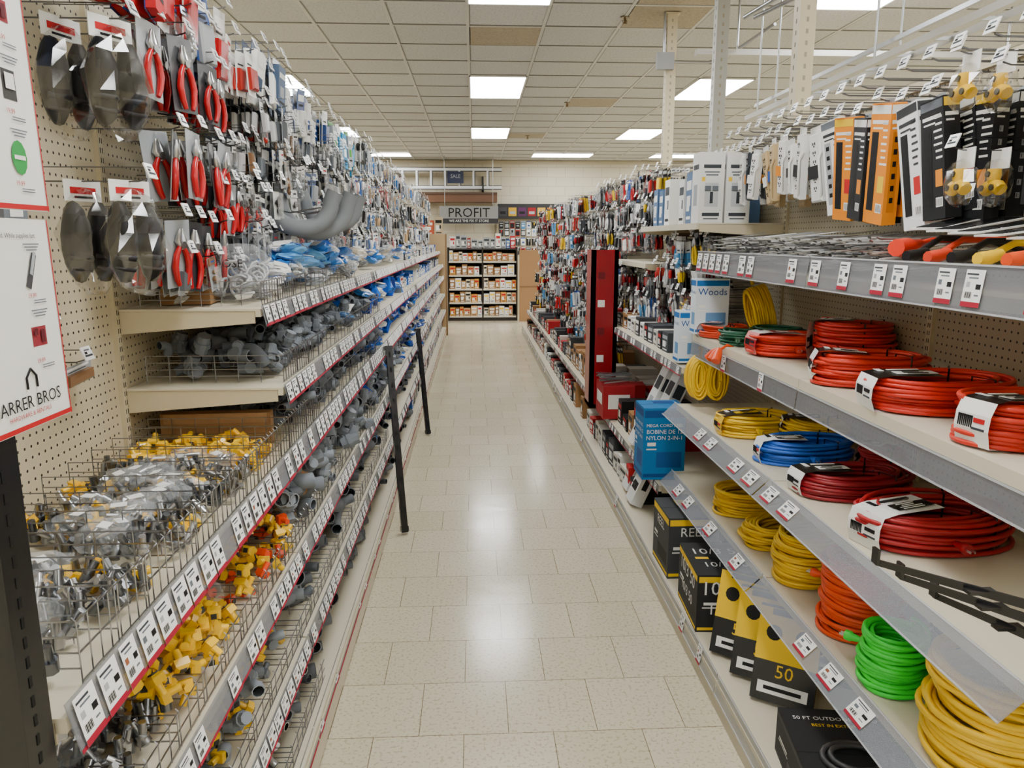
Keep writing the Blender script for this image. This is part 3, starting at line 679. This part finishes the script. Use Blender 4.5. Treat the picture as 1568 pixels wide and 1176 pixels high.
coil('extension_cord',1.36,2.84,z3,.12,.10,34,.0058,YC,150,4,(BLACK,W_))
coil('extension_cord',1.21,2.60,z3,.17,.095,30,.0058,BC,184,4,(W_,DGREY))
coil('extension_cord',1.21,2.25,z3,.18,.11,26,.0058,c(145,14,28),186,4,(BLACK,W_))
coil('extension_cord',1.23,1.86,z3,.20,.13,32,.0065,RD,186,4,(W_,BLACK))
coil('extension_cord',1.40,2.40,z3,.07,.07,30,.0055,RD,140,3,(W_,BLACK))
z4=.501
coil('extension_cord',1.17,3.02,z4,.14,.10,28,.006,YC,0,3,jit=.018)
coil('extension_cord',1.36,3.24,z4,.12,.11,24,.006,YC,0,3)
coil('extension_cord',1.17,2.68,z4,.15,.10,24,.006,YC,20,3,jit=.028)
coil('extension_cord',1.14,2.36,z4,.11,.10,32,.006,YC,20,2,jit=.012)
coil('extension_cord',1.15,2.02,z4,.115,.11,40,.0065,ORG,40,2,jit=.009)
coil('extension_cord',1.09,1.74,z4,.08,.075,26,.0065,NG,40,2,jit=.010)
coil('extension_cord',1.17,1.44,z4,.15,.14,34,.0078,YC,10,2,jit=.014)
coil('extension_cord',1.32,1.78,z4,.08,.08,24,.006,BLACK,10,2,(BLACK,W_),jit=.006)
coil('extension_cord',1.38,2.3,z4,.09,.09,24,.006,BLACK,190,3,(BLACK,W_),jit=.006)
B=Batch(); B.push(T(1.04,3.10,1.19)@RY(20)); 
for s in (-1,0,1): B.tube([(0,0,0),(-.01,s*.03,-.02),(-.015,s*.05,-.05)],[.012,.018,.02],ORG,'cord',8)
B.tube([(0,0,0),(.03,.02,.03),(.1,.05,.03)],.006,ORG,'cord',7); B.pop(); B.build('triple_tap_cord_end')
def simplebox(name,x,y,z,w,d,h,rz,col,col2,lines=(),lab=W_,top=None,labk=True):
    B=Batch(); B.push(T(x,y,z)@RZ(rz))
    B.box(0,0,h/2,w,d,h,col,'matte')
    for s,M in enumerate((Matrix.Identity(4),RZ(-90),)):
        B.push(M); ww,dd=(w,d) if s==0 else (d,w); yy=-dd/2-.0008
        B.q(0,h*.92,ww*.96,h*.1,col2,yy)
        if labk: B.q(ww*.12,h*.28,ww*.6,h*.22,lab,yy)
        B.q(0,h*.06,ww*.96,h*.05,col2,yy); B.q(-ww*.3,h*.5,ww*.2,h*.05,W_,yy); B.q(-ww*.3,h*.43,ww*.24,h*.02,W_,yy)
        zz=h*.76
        for (t,sz,cc) in lines: B.text(t,0,zz,sz,cc,yy-.001,fit=ww*.86); zz-=sz*1.1
        B.pop()
    B.box(0,0,h+.0005,w,.002,.001,tuple(v*.5 for v in col))
    if top:
        B.push(T(0,0,h+.001)@RX(-90)); top(B,w,d); B.pop()
    else: B.box(w*.1,d*.22,h+.0008,w*.5,d*.25,.001,col2)
    B.pop(); return B.build(name)
simplebox('power_cord_box',1.12,3.52,1.211,.16,.08,.26,0,c(215,224,232),c(24,104,175),[('Woods',.05,c(15,75,145))],lab=c(100,145,190))
simplebox('power_cord_box',1.09,3.72,1.041,.14,.1,.26,0,c(215,224,232),c(24,104,175),[('Woods',.04,c(15,75,145))],lab=c(100,145,190))
coil('cord_reel',1.27,3.40,1.315,.065,.11,18,.006,YC,90,2,jit=.002,tilt=74)
coil('hanging_extension_cord',1.07,3.52,1.0,.05,.095,24,.006,YC,0,4,jit=.006,tilt=90)
coil('hanging_extension_cord',1.15,3.50,1.0,.05,.095,24,.006,YC,0,4,jit=.006,tilt=90)
simplebox('power_cord_box',.97,3.78,.425,.22,.2,.38,0,c(14,115,180),c(8,72,138),[('MEGA CORD REEL',.03,W_),('BOBINE DE 12',.03,W_),('NYLON 2-IN-1',.03,W_)],lab=c(12,82,150))
simplebox('power_cord_box',.98,3.28,.131,.23,.28,.29,0,c(58,60,64),YC,[('REEL',.06,W_)],lab=BLACK)
def tp(B,w,d):
    B.text('10/3 50',0,d*.2,.075,W_,0,fit=w*.85); B.text('10/3 50',0,-d*.2,.06,W_,0); B.q(-w*.3,0,w*.2,d*.06,YC)
simplebox('extension_cord_box',1.00,2.82,.131,.27,.32,.24,-3,c(34,35,37),YC,[('10/3 50',.08,W_),('10/3 50',.06,W_)],lab=BLACK,top=tp)
def tp2(B,w,d):
    B.text('50 FT OUTDOOR CORD',0,d*.38,.022,W_,0); B.text('BEST IN EXTREMES',0,d*.3,.018,YC,0)
    B.tube([(.09*math.cos(t*.314),-.006,-.03+.07*math.sin(t*.314)) for t in range(20)],.008,c(60,60,62),'cord',6,closed=True)
    B.tube([(.07*math.cos(t*.314),-.012,-.03+.05*math.sin(t*.314)) for t in range(20)],.008,c(56,56,58),'cord',6,closed=True); B.q(-w*.35,-d*.42,.07,.03,W_,-.0005)
    for k in range(6): B.q(-w*.35+.008*(k-3),-d*.42,.004,.02,BLACK,-.001)
simplebox('extension_cord_box',1.02,1.76,.131,.30,.40,.14,-8,c(26,27,29),c(54,56,60),[],lab=c(70,70,70),top=tp2)
for i,(x,y) in enumerate(((.95,2.46),(.98,2.32),(1.0,2.18),(1.16,2.5),(1.2,2.3))):
    B=Batch(); B.push(T(x,y,.140)@RZ(-38+U(-6,6))@RX(-20)); w,h=.20,.31
    B.box(0,0,h/2,w,.03,h,c(40,42,44),'gloss'); B.q(0,h*.70,w,h*.56,YC,-.0156); B.q(0,h*.94,w*.6,h*.07,BLACK,-.016)
    for s in (-1,1):
        B.add([(s*.047+.026*math.cos(t*.5236),-.0162,h*.72+.026*math.sin(t*.5236)) for t in range(12)],[tuple(range(12))],BLACK)
    B.text('50',0,h*.32,.06,YC,-.017); B.q(0,h*.14,w*.8,h*.12,W_,-.016); B.q(0,h*.14,w*.6,h*.04,BLACK,-.0165)
    B.pop(); B.build('carded_extension_cord')
simplebox('power_tool_box',1.24,3.16,.131,.2,.2,.26,0,c(60,62,60),YC,[('50 FT',.04,YC)],lab=BLACK)
B=Batch(); KB=c(20,20,22)
B.bx(1.02,1.08,1.04,1.10,0,2.0,KB,'gloss'); B.bx(.98,1.12,1.0,1.14,0,.02,KB,'gloss')
for (z,dx) in ((1.06,-.27),(1.03,-.22),(.99,-.15)):
    B.push(T(1.02,1.08,z-.03))
    B.add([(0,0,-.012),(dx,.2,.018),(dx,.2,.03),(0,0,.008),(0,.006,-.012),(dx,.206,.018),(dx,.206,.03),(0,.006,.008)],[(0,1,2,3),(7,6,5,4),(0,4,5,1),(3,2,6,7),(1,5,6,2)],KB,'gloss')
    B.box(dx,.203,.036,.006,.02,.03,KB,'gloss'); B.box(dx*.5,.1,.012,.05,.02,.006,KB,'gloss'); B.pop()
B.build('endcap_hook_post')
B=Batch()
for i in range(460):
    y=2.0+i*.0034+U(-.01,.01); z=1.56+U(0,.095); a=U(-25,25)
    if y>3.5: break
    B.push(T(1.09+U(0,.12),y,z)@RZ(a)@RY(-U(-2,7)))
    L=U(.22,.32); cc=c(*[R.randint(150,235)]*3)
    B.box(L/2,0,0,L,.010,.0035,cc,R.choice(['metal','gloss','gloss'])); B.wire([(0,0,0),(-.01,0,.004)],.003,c(150,150,150))
    if i%5==0: B.box(.12,0,.006,.12,.03,.003,R.choice([W_,DGREY,LG,W_]),'gloss')
    B.pop()
B.build('metal_outlet_straps')
B=Batch()
def cable(B,pts,r,col): B.tube(pts,r,col,'cord',8)
for i in range(6):
    y=1.40+i*.09; col=[YC,ORG,YC,BLACK,c(215,60,30),BLACK][i]
    cable(B,[(1.1,y,1.61),(1.2,y+.05,1.635+i*.004),(1.3,y+.02,1.65),(1.44,y+.06,1.62)],.008,col)
    B.tube([(1.08,y-.005,1.61),(1.1,y,1.61),(1.14,y+.005,1.62)],[.014,.017,.012],col,'cord',8)
for i in range(6):
    B.push(T(1.26,1.40+i*.11,1.665+.006*i)@RZ(-30+i*12)@RY(-8)); B.box(0,0,0,.26,.09,.004,W_,'gloss'); B.box(.03,0,.003,.16,.07,.002,BLACK,'gloss')
    for k in range(8): B.box(-.11+k*.007,0,.003,.003,.07,.002,BLACK)
    B.pop()
B.push(T(1.12,1.92,1.63)@RZ(35)); B.tube([(-.05,0,0),(0,0,0),(.03,0,.0),(.08,0,.01)],[.022,.026,.022,.012],c(228,50,18),'cord',10); cable(B,[(.08,0,.01),(.2,.02,.02),(.3,-.1,.02)],.008,c(228,50,18)); B.pop()
B.build('appliance_cords')
def strip(B,w,h,col,box_=None):
    if box_ is not None: 
        B.box(0,0,-h/2,w,.045,h,box_,'matte'); dk=sum(box_)<1.5; ink=W_ if dk else c(50,52,56)
        def face(ww,y,full):
            B.q(0,-h*.05,ww*.96,h*.07,R.choice([YC,ORG,GREY,RED]) if R.random()<.5 else ink,y)
            sx=-ww*.2 if full else 0; sw=ww*.34 if full else ww*.5
            B.q(sx,-h*.56,sw,h*.66,col if full else tuple(v*.7 for v in box_),y)
            for i in range(6):
                B.q(sx,-h*(.29+i*.10),sw*.5,h*.045,c(130,130,132) if col==BLACK else BLACK,y-.0006)
                B.q(sx-sw*.1,-h*(.29+i*.10),sw*.08,h*.025,BLACK,y-.0010)
            if full:
                for i in range(7): B.q(ww*.27+U(-.003,.003),-h*(.16+i*.055),ww*U(.2,.36),h*.018,ink,y)
                B.q(ww*.27,-h*.66,ww*.3,h*.14,R.choice([c(230,140,20),c(60,130,190),c(200,30,30),c(240,200,20)]),y); B.q(ww*.27,-h*.86,ww*.3,h*.08,W_,y)
                for i in range(5): B.q(ww*.17+i*ww*.05,-h*.86,ww*.018,h*.06,BLACK,y-.0006)
            B.q(0,-h*.15,ww*.8,h*.03,ink,y); B.q(-ww*.1,-h*.2,ww*.5,h*.015,ink,y)
        face(w,-.0232,True)
        B.push(RZ(-90)); face(.045,-w/2-.0006,False); B.pop()
        B.push(RZ(90)); face(.045,-w/2-.0006,False); B.pop()
        B.box(0,0,-.002,w*.5,.002,.03,LG,'gloss')
    else:
        B.cbox(0,-.01,-h*.5,w,.03,h*.85,.006,col,'gloss')
        for i in range(6):
            z=-h*.2-i*h*.11
            for s in (-1,1): B.box(s*.007,-.026,z,.003,.002,.009,BLACK)
            B.box(0,-.026,z-.01,.005,.002,.004,BLACK)
            B.cyl((-w*.5-.0006,-.012,z),(-w*.5,-.012,z),.007,tuple(v*.5 for v in col),'gloss',8)
        B.box(0,-.012,-h*.04,w*1.1,.003,h*.1,W_); B.box(0,-.03,-h*.55,w*1.06,.001,h*.16,R.choice([W_,c(230,140,20),BLACK,BLUE]))
        B.tube([(w*.3,-.02,-h*.9),(w*.6,-.03,-h*.8),(w*.5,-.03,-h*.4),(w*.6,-.02,-h*.3)],.005,col,'cord',6)
B=Batch()
ZH=2.04
items=[(3.50,.045,.25,W_,None),(3.42,.045,.26,DGREY,None),(3.33,.05,.24,W_,None),(3.24,.05,.28,c(195,168,124),None),(3.15,.05,.28,c(195,168,124),None),(3.05,.05,.26,W_,None),(2.96,.05,.24,W_,None),(2.87,.06,.29,W_,None),
 (2.76,.08,.30,W_,None),(2.65,.09,.33,LG,W_),(2.54,.10,.35,BLACK,c(236,140,10)),(2.42,.10,.33,BLACK,c(26,27,30)),(2.30,.11,.36,BLACK,c(236,140,10)),(2.17,.11,.35,BLACK,c(240,240,240)),(2.05,.10,.32,BLACK,c(22,23,26))]
for (y,w,h,col,bx_) in items:
    B.push(S(1,RB,y,ZH+U(-.015,.03))); hook(B,.28)
    for k in range(3):
        B.push(T(0,-.25+k*.075,-.005)@RZ(U(-14,14))@RY(U(-10,10))@RX(U(0,8)))
        if bx_ and k==2: strip(B,w*.9,h*.95,BLACK,None)
        else: strip(B,w,h*U(.92,1),vary(col,.05),bx_)
        B.pop()
    B.pop()
B.build('hanging_power_strips')
for (y,z) in ((1.90,2.10),(1.88,1.87)):
    B=Batch(); B.push(S(1,RB,y,z)); hook(B,.3)
    for k in range(2):
        yy=-.27+.09*k; B.box(0,yy,-.02,.07,.002,.05,W_,'gloss')
        for a in range(3):
            B.push(T(0,yy-.012,-.08)@RY(a*120)); B.tube([(0,0,0),(0,0,.02),(0,0,.035)],[.013,.018,.016],c(240,190,5),'gloss',8); B.cyl((0,-.014,.022),(0,-.02,.022),.008,c(60,50,20),'gloss',8); B.pop()
        B.lump(0,yy-.008,-.08,.05,.035,.06,c(235,235,230),'bagfilm',10,6,.12)
    B.pop(); B.build('plug_adapter_pack')
B=Batch()
for (y,z,h) in ((1.98,2.03,.33),(1.74,2.04,.3),(1.60,2.03,.32),(1.45,2.03,.3)):
    B.push(S(1,RB,y,z)); hook(B,.3)
    for k in range(2): B.push(T(0,-.16+k*.075,-.005)@RZ(U(-8,8))); strip(B,.10,h,BLACK,c(24,25,28)); B.pop()
    B.pop()
B.build('hanging_power_strips')
B=Batch()
for i in range(20):
    B.push(S(1,RB,1.3+i*.12,2.11)); hook(B,.3,True,.003); B.pop()
for i in range(10):
    B.push(S(1,RB,3.65+i*.1,2.11)); hook(B,.12); B.pop()
B.build('pegboard_hooks')
for i,(y,x,h,w) in enumerate(((3.70,1.14,.33,.12),(3.70,1.27,.33,.12))):
    B=Batch(); B.push(T(x,y,1.731)); B.box(0,0,h/2,w,.12,h,c(230,230,227),'matte'); yy=-.0608
    B.q(0,h*.80,w*.7,h*.05,DGREY,yy); B.q(0,h*.72,w*.6,h*.02,GREY,yy); B.q(0,h*.68,w*.5,h*.02,GREY,yy); B.q(0,h*.4,w*.55,h*.34,c(195,198,202),yy)
    B.cbox(0,yy-.002,h*.36,w*.12,.004,h*.16,.001,DGREY); 
    for s in (-1,1): B.cbox(s*.018,yy-.003,h*.49,w*.24,.005,h*.07,.002,GREY)
    B.q(-w*.34,h*.62,w*.14,h*.06,YC,yy); B.q(0,h*.12,w*.7,h*.05,DGREY,yy); B.q(0,h*.06,w*.6,h*.02,GREY,yy)
    B.push(RZ(-90)); B.q(0,h*.8,w*.7,h*.07,DGREY,yy); B.q(0,h*.4,w*.5,h*.3,LG,yy); B.pop(); B.box(0,0,h+.001,w*.7,.04,.001,GREY); B.pop(); B.build('security_light_box')
B=Batch()
fill(B,1,1.09,1.46,1.731,3.84,4.75,(.2,.3),[(c(50,52,56),W_),(W_,DGREY),(c(50,52,56),c(120,160,60)),(c(80,110,150),W_)],(.1,.16),rows=2)
B.build('boxed_light_fixtures')
palR=[(BLACK,RED),(W_,BLACK),(c(40,40,44),c(180,20,30)),(c(180,20,30),BLACK),(W_,c(195,45,28)),(DGREY,W_),(c(30,70,145),W_),(BLACK,YC),(LG,BLACK),(c(105,45,36),W_),(W_,c(80,150,205)),(BLACK,LG),(DGREY,CHROME),(LG,DGREY)]
def f(B):
    for z in (1.66,1.52,1.38,1.25):
        hang(B,1,RB,3.66,4.75,z,.085,palR,[0,3,4,5],(.14,.18),(2,4),(.26,.38),jz=.03)
    for z in (2.1,1.92,1.74):
        hang(B,1,RB,4.8,8.0,z,.095,palR,[0,1,3,5,4],(.14,.17),(2,4),(.24,.36),jz=.03)
    for z in (1.54,1.38,1.22):
        hang(B,1,RB,6.0,8.0,z,.09,palR,[0,1,3,4,5],(.15,.18),(2,4),(.28,.42),jz=.03)
        hang(B,1,RB,4.85,5.9,z-.10,.085,palR,[0,3,4,5],(.12,.16),(2,4),(.3,.42),jz=.03)
    for z in (.98,.78):
        hang(B,1,RB,6.1,8,z,.1,palR,[0,1,3],(.15,.18),(2,4),(.34,.44))
build_hang('hanging_hand_tools',f)
def f(B):
    for z in (2.1,1.9,1.7,1.5,1.3,1.1,.9,.7):
        hang(B,1,RB,8.0,13.3,z,.125,palR,[0,2,3],(.15,.18),(1,3),(.28,.44),far=True,jz=.03)
build_hang('hanging_hand_tools',f)
B=Batch(); palK=[(BLACK,RED),(W_,BLACK),(c(180,20,30),W_),(c(50,52,54),W_),(c(210,205,195),DGREY),(CARD,BLACK),(DGREY,LG)]
fill(B,1,1.05,1.46,1.03,3.84,6,(.1,.13),palK,(.08,.14)); fill(B,1,.96,1.46,.42,4.2,8,(.1,.28),palK,(.1,.2))
fill(B,1,.95,1.46,.42,8,13.2,(.1,.2),palK,(.1,.2)); fill(B,1,.9,1.46,.13,4.1,13.2,(.1,.22),palK,(.08,.18))
B.build('boxed_tools')
for i,(y,z) in enumerate(((4.12,.13),(4.35,.13),(4.3,.43),(4.12,.43))):
    B=Batch(); B.push(T(.88+.02*i,y,z+.03)@RY(24)); B.box(.04,0,.26,.07,.14,.52,c(225,225,223),'matte')
    B.push(RZ(-90)); B.q(0,.40,.1,.08,c(60,60,64),.0042); B.q(0,.25,.08,.12,LG,.0042); B.q(0,.1,.1,.05,BLACK,.0042); B.pop()
    B.push(T(.04,0,0)); B.q(0,.4,.05,.08,DGREY,-.071); B.q(0,.2,.03,.2,BLACK,-.071); B.pop(); B.pop(); B.build('boxed_light_bar')
B=Batch(); rc=c(150,10,25)
B.bx(.84,1.03,5.35,5.40,.43,1.58,rc,'gloss'); B.bx(.84,.87,5.35,5.6,.43,1.58,rc,'gloss'); B.bx(1.0,1.03,5.35,5.6,.43,1.58,rc,'gloss'); B.bx(.84,1.03,5.35,5.6,.43,.46,rc,'gloss')
for k in range(4): B.box(.91,5.348,1.4-k*.2,.05,.002,.05,W_ if k%2 else c(110,12,24))
B.build('red_display_rack')
B=Batch(); B.bx(.88,1.1,5.0,5.3,.43,.66,c(165,25,35),'matte'); B.box(.879,5.15,.56,.001,.2,.08,W_); B.box(.99,4.999,.55,.15,.001,.1,W_)
for k in range(14): B.push(T(.99+U(-.02,.02),5.02+k*.02,.69+U(0,.03))@RZ(U(-10,10))@RY(U(-8,8))); B.box(0,0,0,.22,.014,.006,LG,'metal'); B.pop()
B.build('red_display_box')
for i,y in enumerate((3.59,4.81,6.03)):
    B=Batch(); B.bx(RB-.02,RB+.055,y-.035,y+.035,RZt+.03,H,CREAM if i!=1 else c(175,175,170),'paint')
    for k in range(22): B.bx(RB-.0205,RB-.0199,y-.006,y+.006,RZt+.08+k*.05,RZt+.1+k*.05,c(120,112,95)); B.bx(RB+.011,RB+.023,y-.0355,y-.0349,RZt+.08+k*.05,RZt+.1+k*.05,c(160,152,132))
    B.box(RB+.0175,y,RZt+.035,.11,.11,.01,CREAM,'paint'); B.box(RB+.0175,y,H-.02,.11,.11,.01,CREAM,'paint'); B.build('power_pole')
m_=c(170,172,175)
B=Batch()
B.cyl((1.46,6.0,H),(1.46,6.0,2.95),.011,m_,'metal',8); B.box(1.46,5.96,2.98,.13,.05,.12,c(150,152,154),'paint'); B.tube([(1.52,5.97,2.98),(1.8,5.97,2.98),(1.9,5.9,3.0),(2.0,5.2,3.05)],.011,m_,'metal',8)
B.build('electrical_conduit')
B=Batch()
B.tube([(1.62,4.7,2.95),(1.85,4.2,3.05),(2.2,3.2,3.2)],.014,m_,'metal',8); B.tube([(1.68,4.7,2.95),(1.95,4.2,3.02),(2.3,3.2,3.17)],.014,m_,'metal',8); B.build('electrical_conduit')
B=Batch(); tw_=c(190,189,184)
B.bx(1.9,1.93,2.0,5.4,2.47,2.50,tw_,'paint'); B.bx(2.02,2.05,2.0,5.4,2.47,2.50,tw_,'paint'); B.bx(1.965,1.985,2.0,5.4,2.56,2.58,m_,'metal'); B.bx(1.6,4.2,5.6,5.66,2.95,2.99,tw_,'paint')
for k in range(12): B.bx(1.93,2.02,2.1+k*.29,2.12+k*.29,2.475,2.49,m_,'metal')
for y in (2.2,3.7,5.2): B.cyl((1.915,y,2.5),(1.915,y,H),.006,m_,'metal',6); B.cyl((2.035,y,2.5),(2.035,y,H),.006,m_,'metal',6)
for x in (1.9,3.9): B.cyl((x,5.63,2.99),(x,5.63,H),.008,m_,'metal',6)
B.build('suspended_track')
# ================= BACK OF STORE =================
B=Batch(); DK=c(46,40,36); yb=15.5
B.bx(-.52,.86,yb+.45,yb+.48,0,1.5,c(90,78,64)); B.bx(-.55,-.52,yb,yb+.48,0,1.5,DK); B.bx(.86,.89,yb,yb+.48,0,1.5,DK)
for z in (.1,.38,.66,.94,1.22,1.48): B.bx(-.52,.86,yb,yb+.45,z-.03,z,c(220,214,198) if z<1.4 else DK); 
B.bx(-.52,.86,yb+.02,yb+.06,0,.065,DK)
B.bx(.155,.185,yb-.001,yb+.45,0,1.5,DK); B.build('back_shelf_unit')
B=Batch()
palC=[(c(200,155,100),W_),(W_,c(190,60,50)),(CARD,W_),(c(215,200,170),BLACK),(c(150,110,70),W_),(c(205,165,115),c(180,60,40)),(c(210,150,60),RED),(W_,YC)]
def fillx(B,x0,x1,y,z,hr,pal,wr=(.07,.14)):
    x=x0
    while x<x1-.08:
        w=U(*wr); w=min(w,x1-x); pc=R.choice(pal); B.push(T(x+w/2,y,z)); prodbox(B,w*.94,.2,U(*hr),vary(pc[0]),pc[1]); B.pop(); x+=w+.004
for z in (.1,.38,.66,.94,1.22):
    fillx(B,-.51,.15,yb+.11,z,(.15,.22),palC); fillx(B,.19,.86,yb+.11,z,(.15,.22),palC)
fillx(B,-.5,.85,yb+.15,1.48,(.15,.3),[(W_,RED),(c(180,40,40),W_),(c(140,50,45),LG),(LG,DGREY),(c(60,100,160),W_),(W_,YC)])
B.build('boxed_fasteners')
B=Batch(); B.bx(.92,1.35,15.35,15.40,.0,1.45,c(168,128,86),'cardboard'); B.bx(.92,1.35,15.34,15.35,.7,.72,c(120,90,60)); B.build('cardboard_panel')
B=Batch(); B.push(T(-.10,16.0,2.16)); B.box(0,0,0,1.22,.04,.36,c(138,138,138),'paint'); B.box(0,-.022,-.12,1.22,.004,.1,c(50,50,52)); B.text('PROFIT',0,.04,.27,c(12,12,12),-.025); B.text('WE ARE THE FIX IT STORE',0,-.12,.07,W_,-.026); B.pop()
for x in (-.6,.4): B.cyl((x,16.0,2.34),(x,16.0,H),.006,m_,'metal',6)
B.build('hanging_sign')
B=Batch(); B.bx(-1.15,.5,16.3,16.75,2.44,2.62,c(105,70,46),'paint'); B.bx(-1.15,.5,16.28,16.3,2.60,2.64,c(80,54,36),'paint'); B.build('wall_header_board')
B=Batch(); B.bx(.52,2.0,16.6,16.75,2.10,2.42,c(30,30,33),'paint')
for i,cc in enumerate([c(60,60,64),c(200,155,20),c(80,34,80),c(140,20,25),c(210,165,30),c(175,105,30),c(50,50,54)]): B.box(.63+i*.21,16.597,2.25,.17,.002,.18,cc); B.box(.63+i*.21,16.594,2.23,.12,.002,.06,LG if i%2 else BLACK)
B.build('colour_header_sign')
B=Batch(); 
for z in (1.5,1.7,1.9,2.06): 
    for i in range(13):
        B.push(T(.6+i*.12,16.7,z)); card(B,.1,.17,*R.choice(palR),R.choice([0,3,2])); B.pop()
B.bx(.5,2.1,16.72,16.76,.0,2.1,CREAM,'peg'); B.build('wall_tool_display')
B=Batch(); al=c(228,230,233); al_shade=c(64,66,70)  # dark strips on rails and rungs paint in the ladder's edge shading
for z in (2.75,3.12): B.box(-.7,16.45,z,2.6,.03,.055,al,'paint'); B.box(-.7,16.45,z-.037,2.6,.032,.020,al_shade,'paint'); B.box(-.7,16.45,z+.033,2.6,.032,.014,al_shade,'paint')
for i in range(8): B.box(-1.8+i*.3,16.45,2.935,.04,.035,.31,al,'paint'); B.box(-1.77+i*.3,16.45,2.935,.02,.03,.31,al_shade,'paint')
for x in (-1.6,.2): B.bx(x-.02,x+.02,16.43,16.78,2.66,2.69,c(60,60,60)); B.bx(x-.02,x+.02,16.74,16.78,2.6,3.0,c(60,60,60)); B.bx(x-.02,x+.02,16.38,16.40,2.66,2.80,c(60,60,60)); B.bx(x-.02,x+.02,16.38,16.45,2.66,2.69,c(60,60,60))
B.build('wall_mounted_ladder')
B=Batch(); B.push(T(-.38,16.38,2.95)); B.box(0,0,0,.34,.02,.24,c(24,36,70),'gloss'); B.text('SALE',0,.02,.10,LG,-.012); B.pop(); B.build('blue_wall_sign')
B=Batch(); fillx(B,-1.7,-.6,15.4,0,(1.3,1.7),[(c(150,110,75),W_),(c(90,80,70),W_)],(.25,.4)); fillx(B,-1.65,-.62,15.4,1.75,(.25,.5),[(c(196,150,104),W_),(c(180,80,50),W_),(c(190,170,140),BLACK)],(.2,.4)); B.build('stacked_cartons')
B=Batch(); B.bx(-1.03,-.50,13.11,13.14,0,1.75,c(186,156,114),'paint'); B.bx(-.50,-.47,13.11,13.14,0,1.75,c(140,110,74),'paint'); B.build('gondola_end_panel')
w=bpy.data.worlds.new('World'); bpy.context.scene.world=w; w.use_nodes=True
w.node_tree.nodes['Background'].inputs[0].default_value=(.8,.85,.9,1); w.node_tree.nodes['Background'].inputs[1].default_value=.3
cam=bpy.data.cameras.new('Camera'); co=bpy.data.objects.new('Camera',cam); bpy.context.scene.collection.objects.link(co)
cam.lens=1400/1920*36; cam.sensor_width=36; cam.clip_start=.02
co.location=(0,0,1.65); co.rotation_euler=(math.radians(90-10.92),0,math.radians(-2.86))
bpy.context.scene.camera=co
print('faces',sum(len(o.data.polygons) for o in bpy.data.objects if o.type=='MESH'))
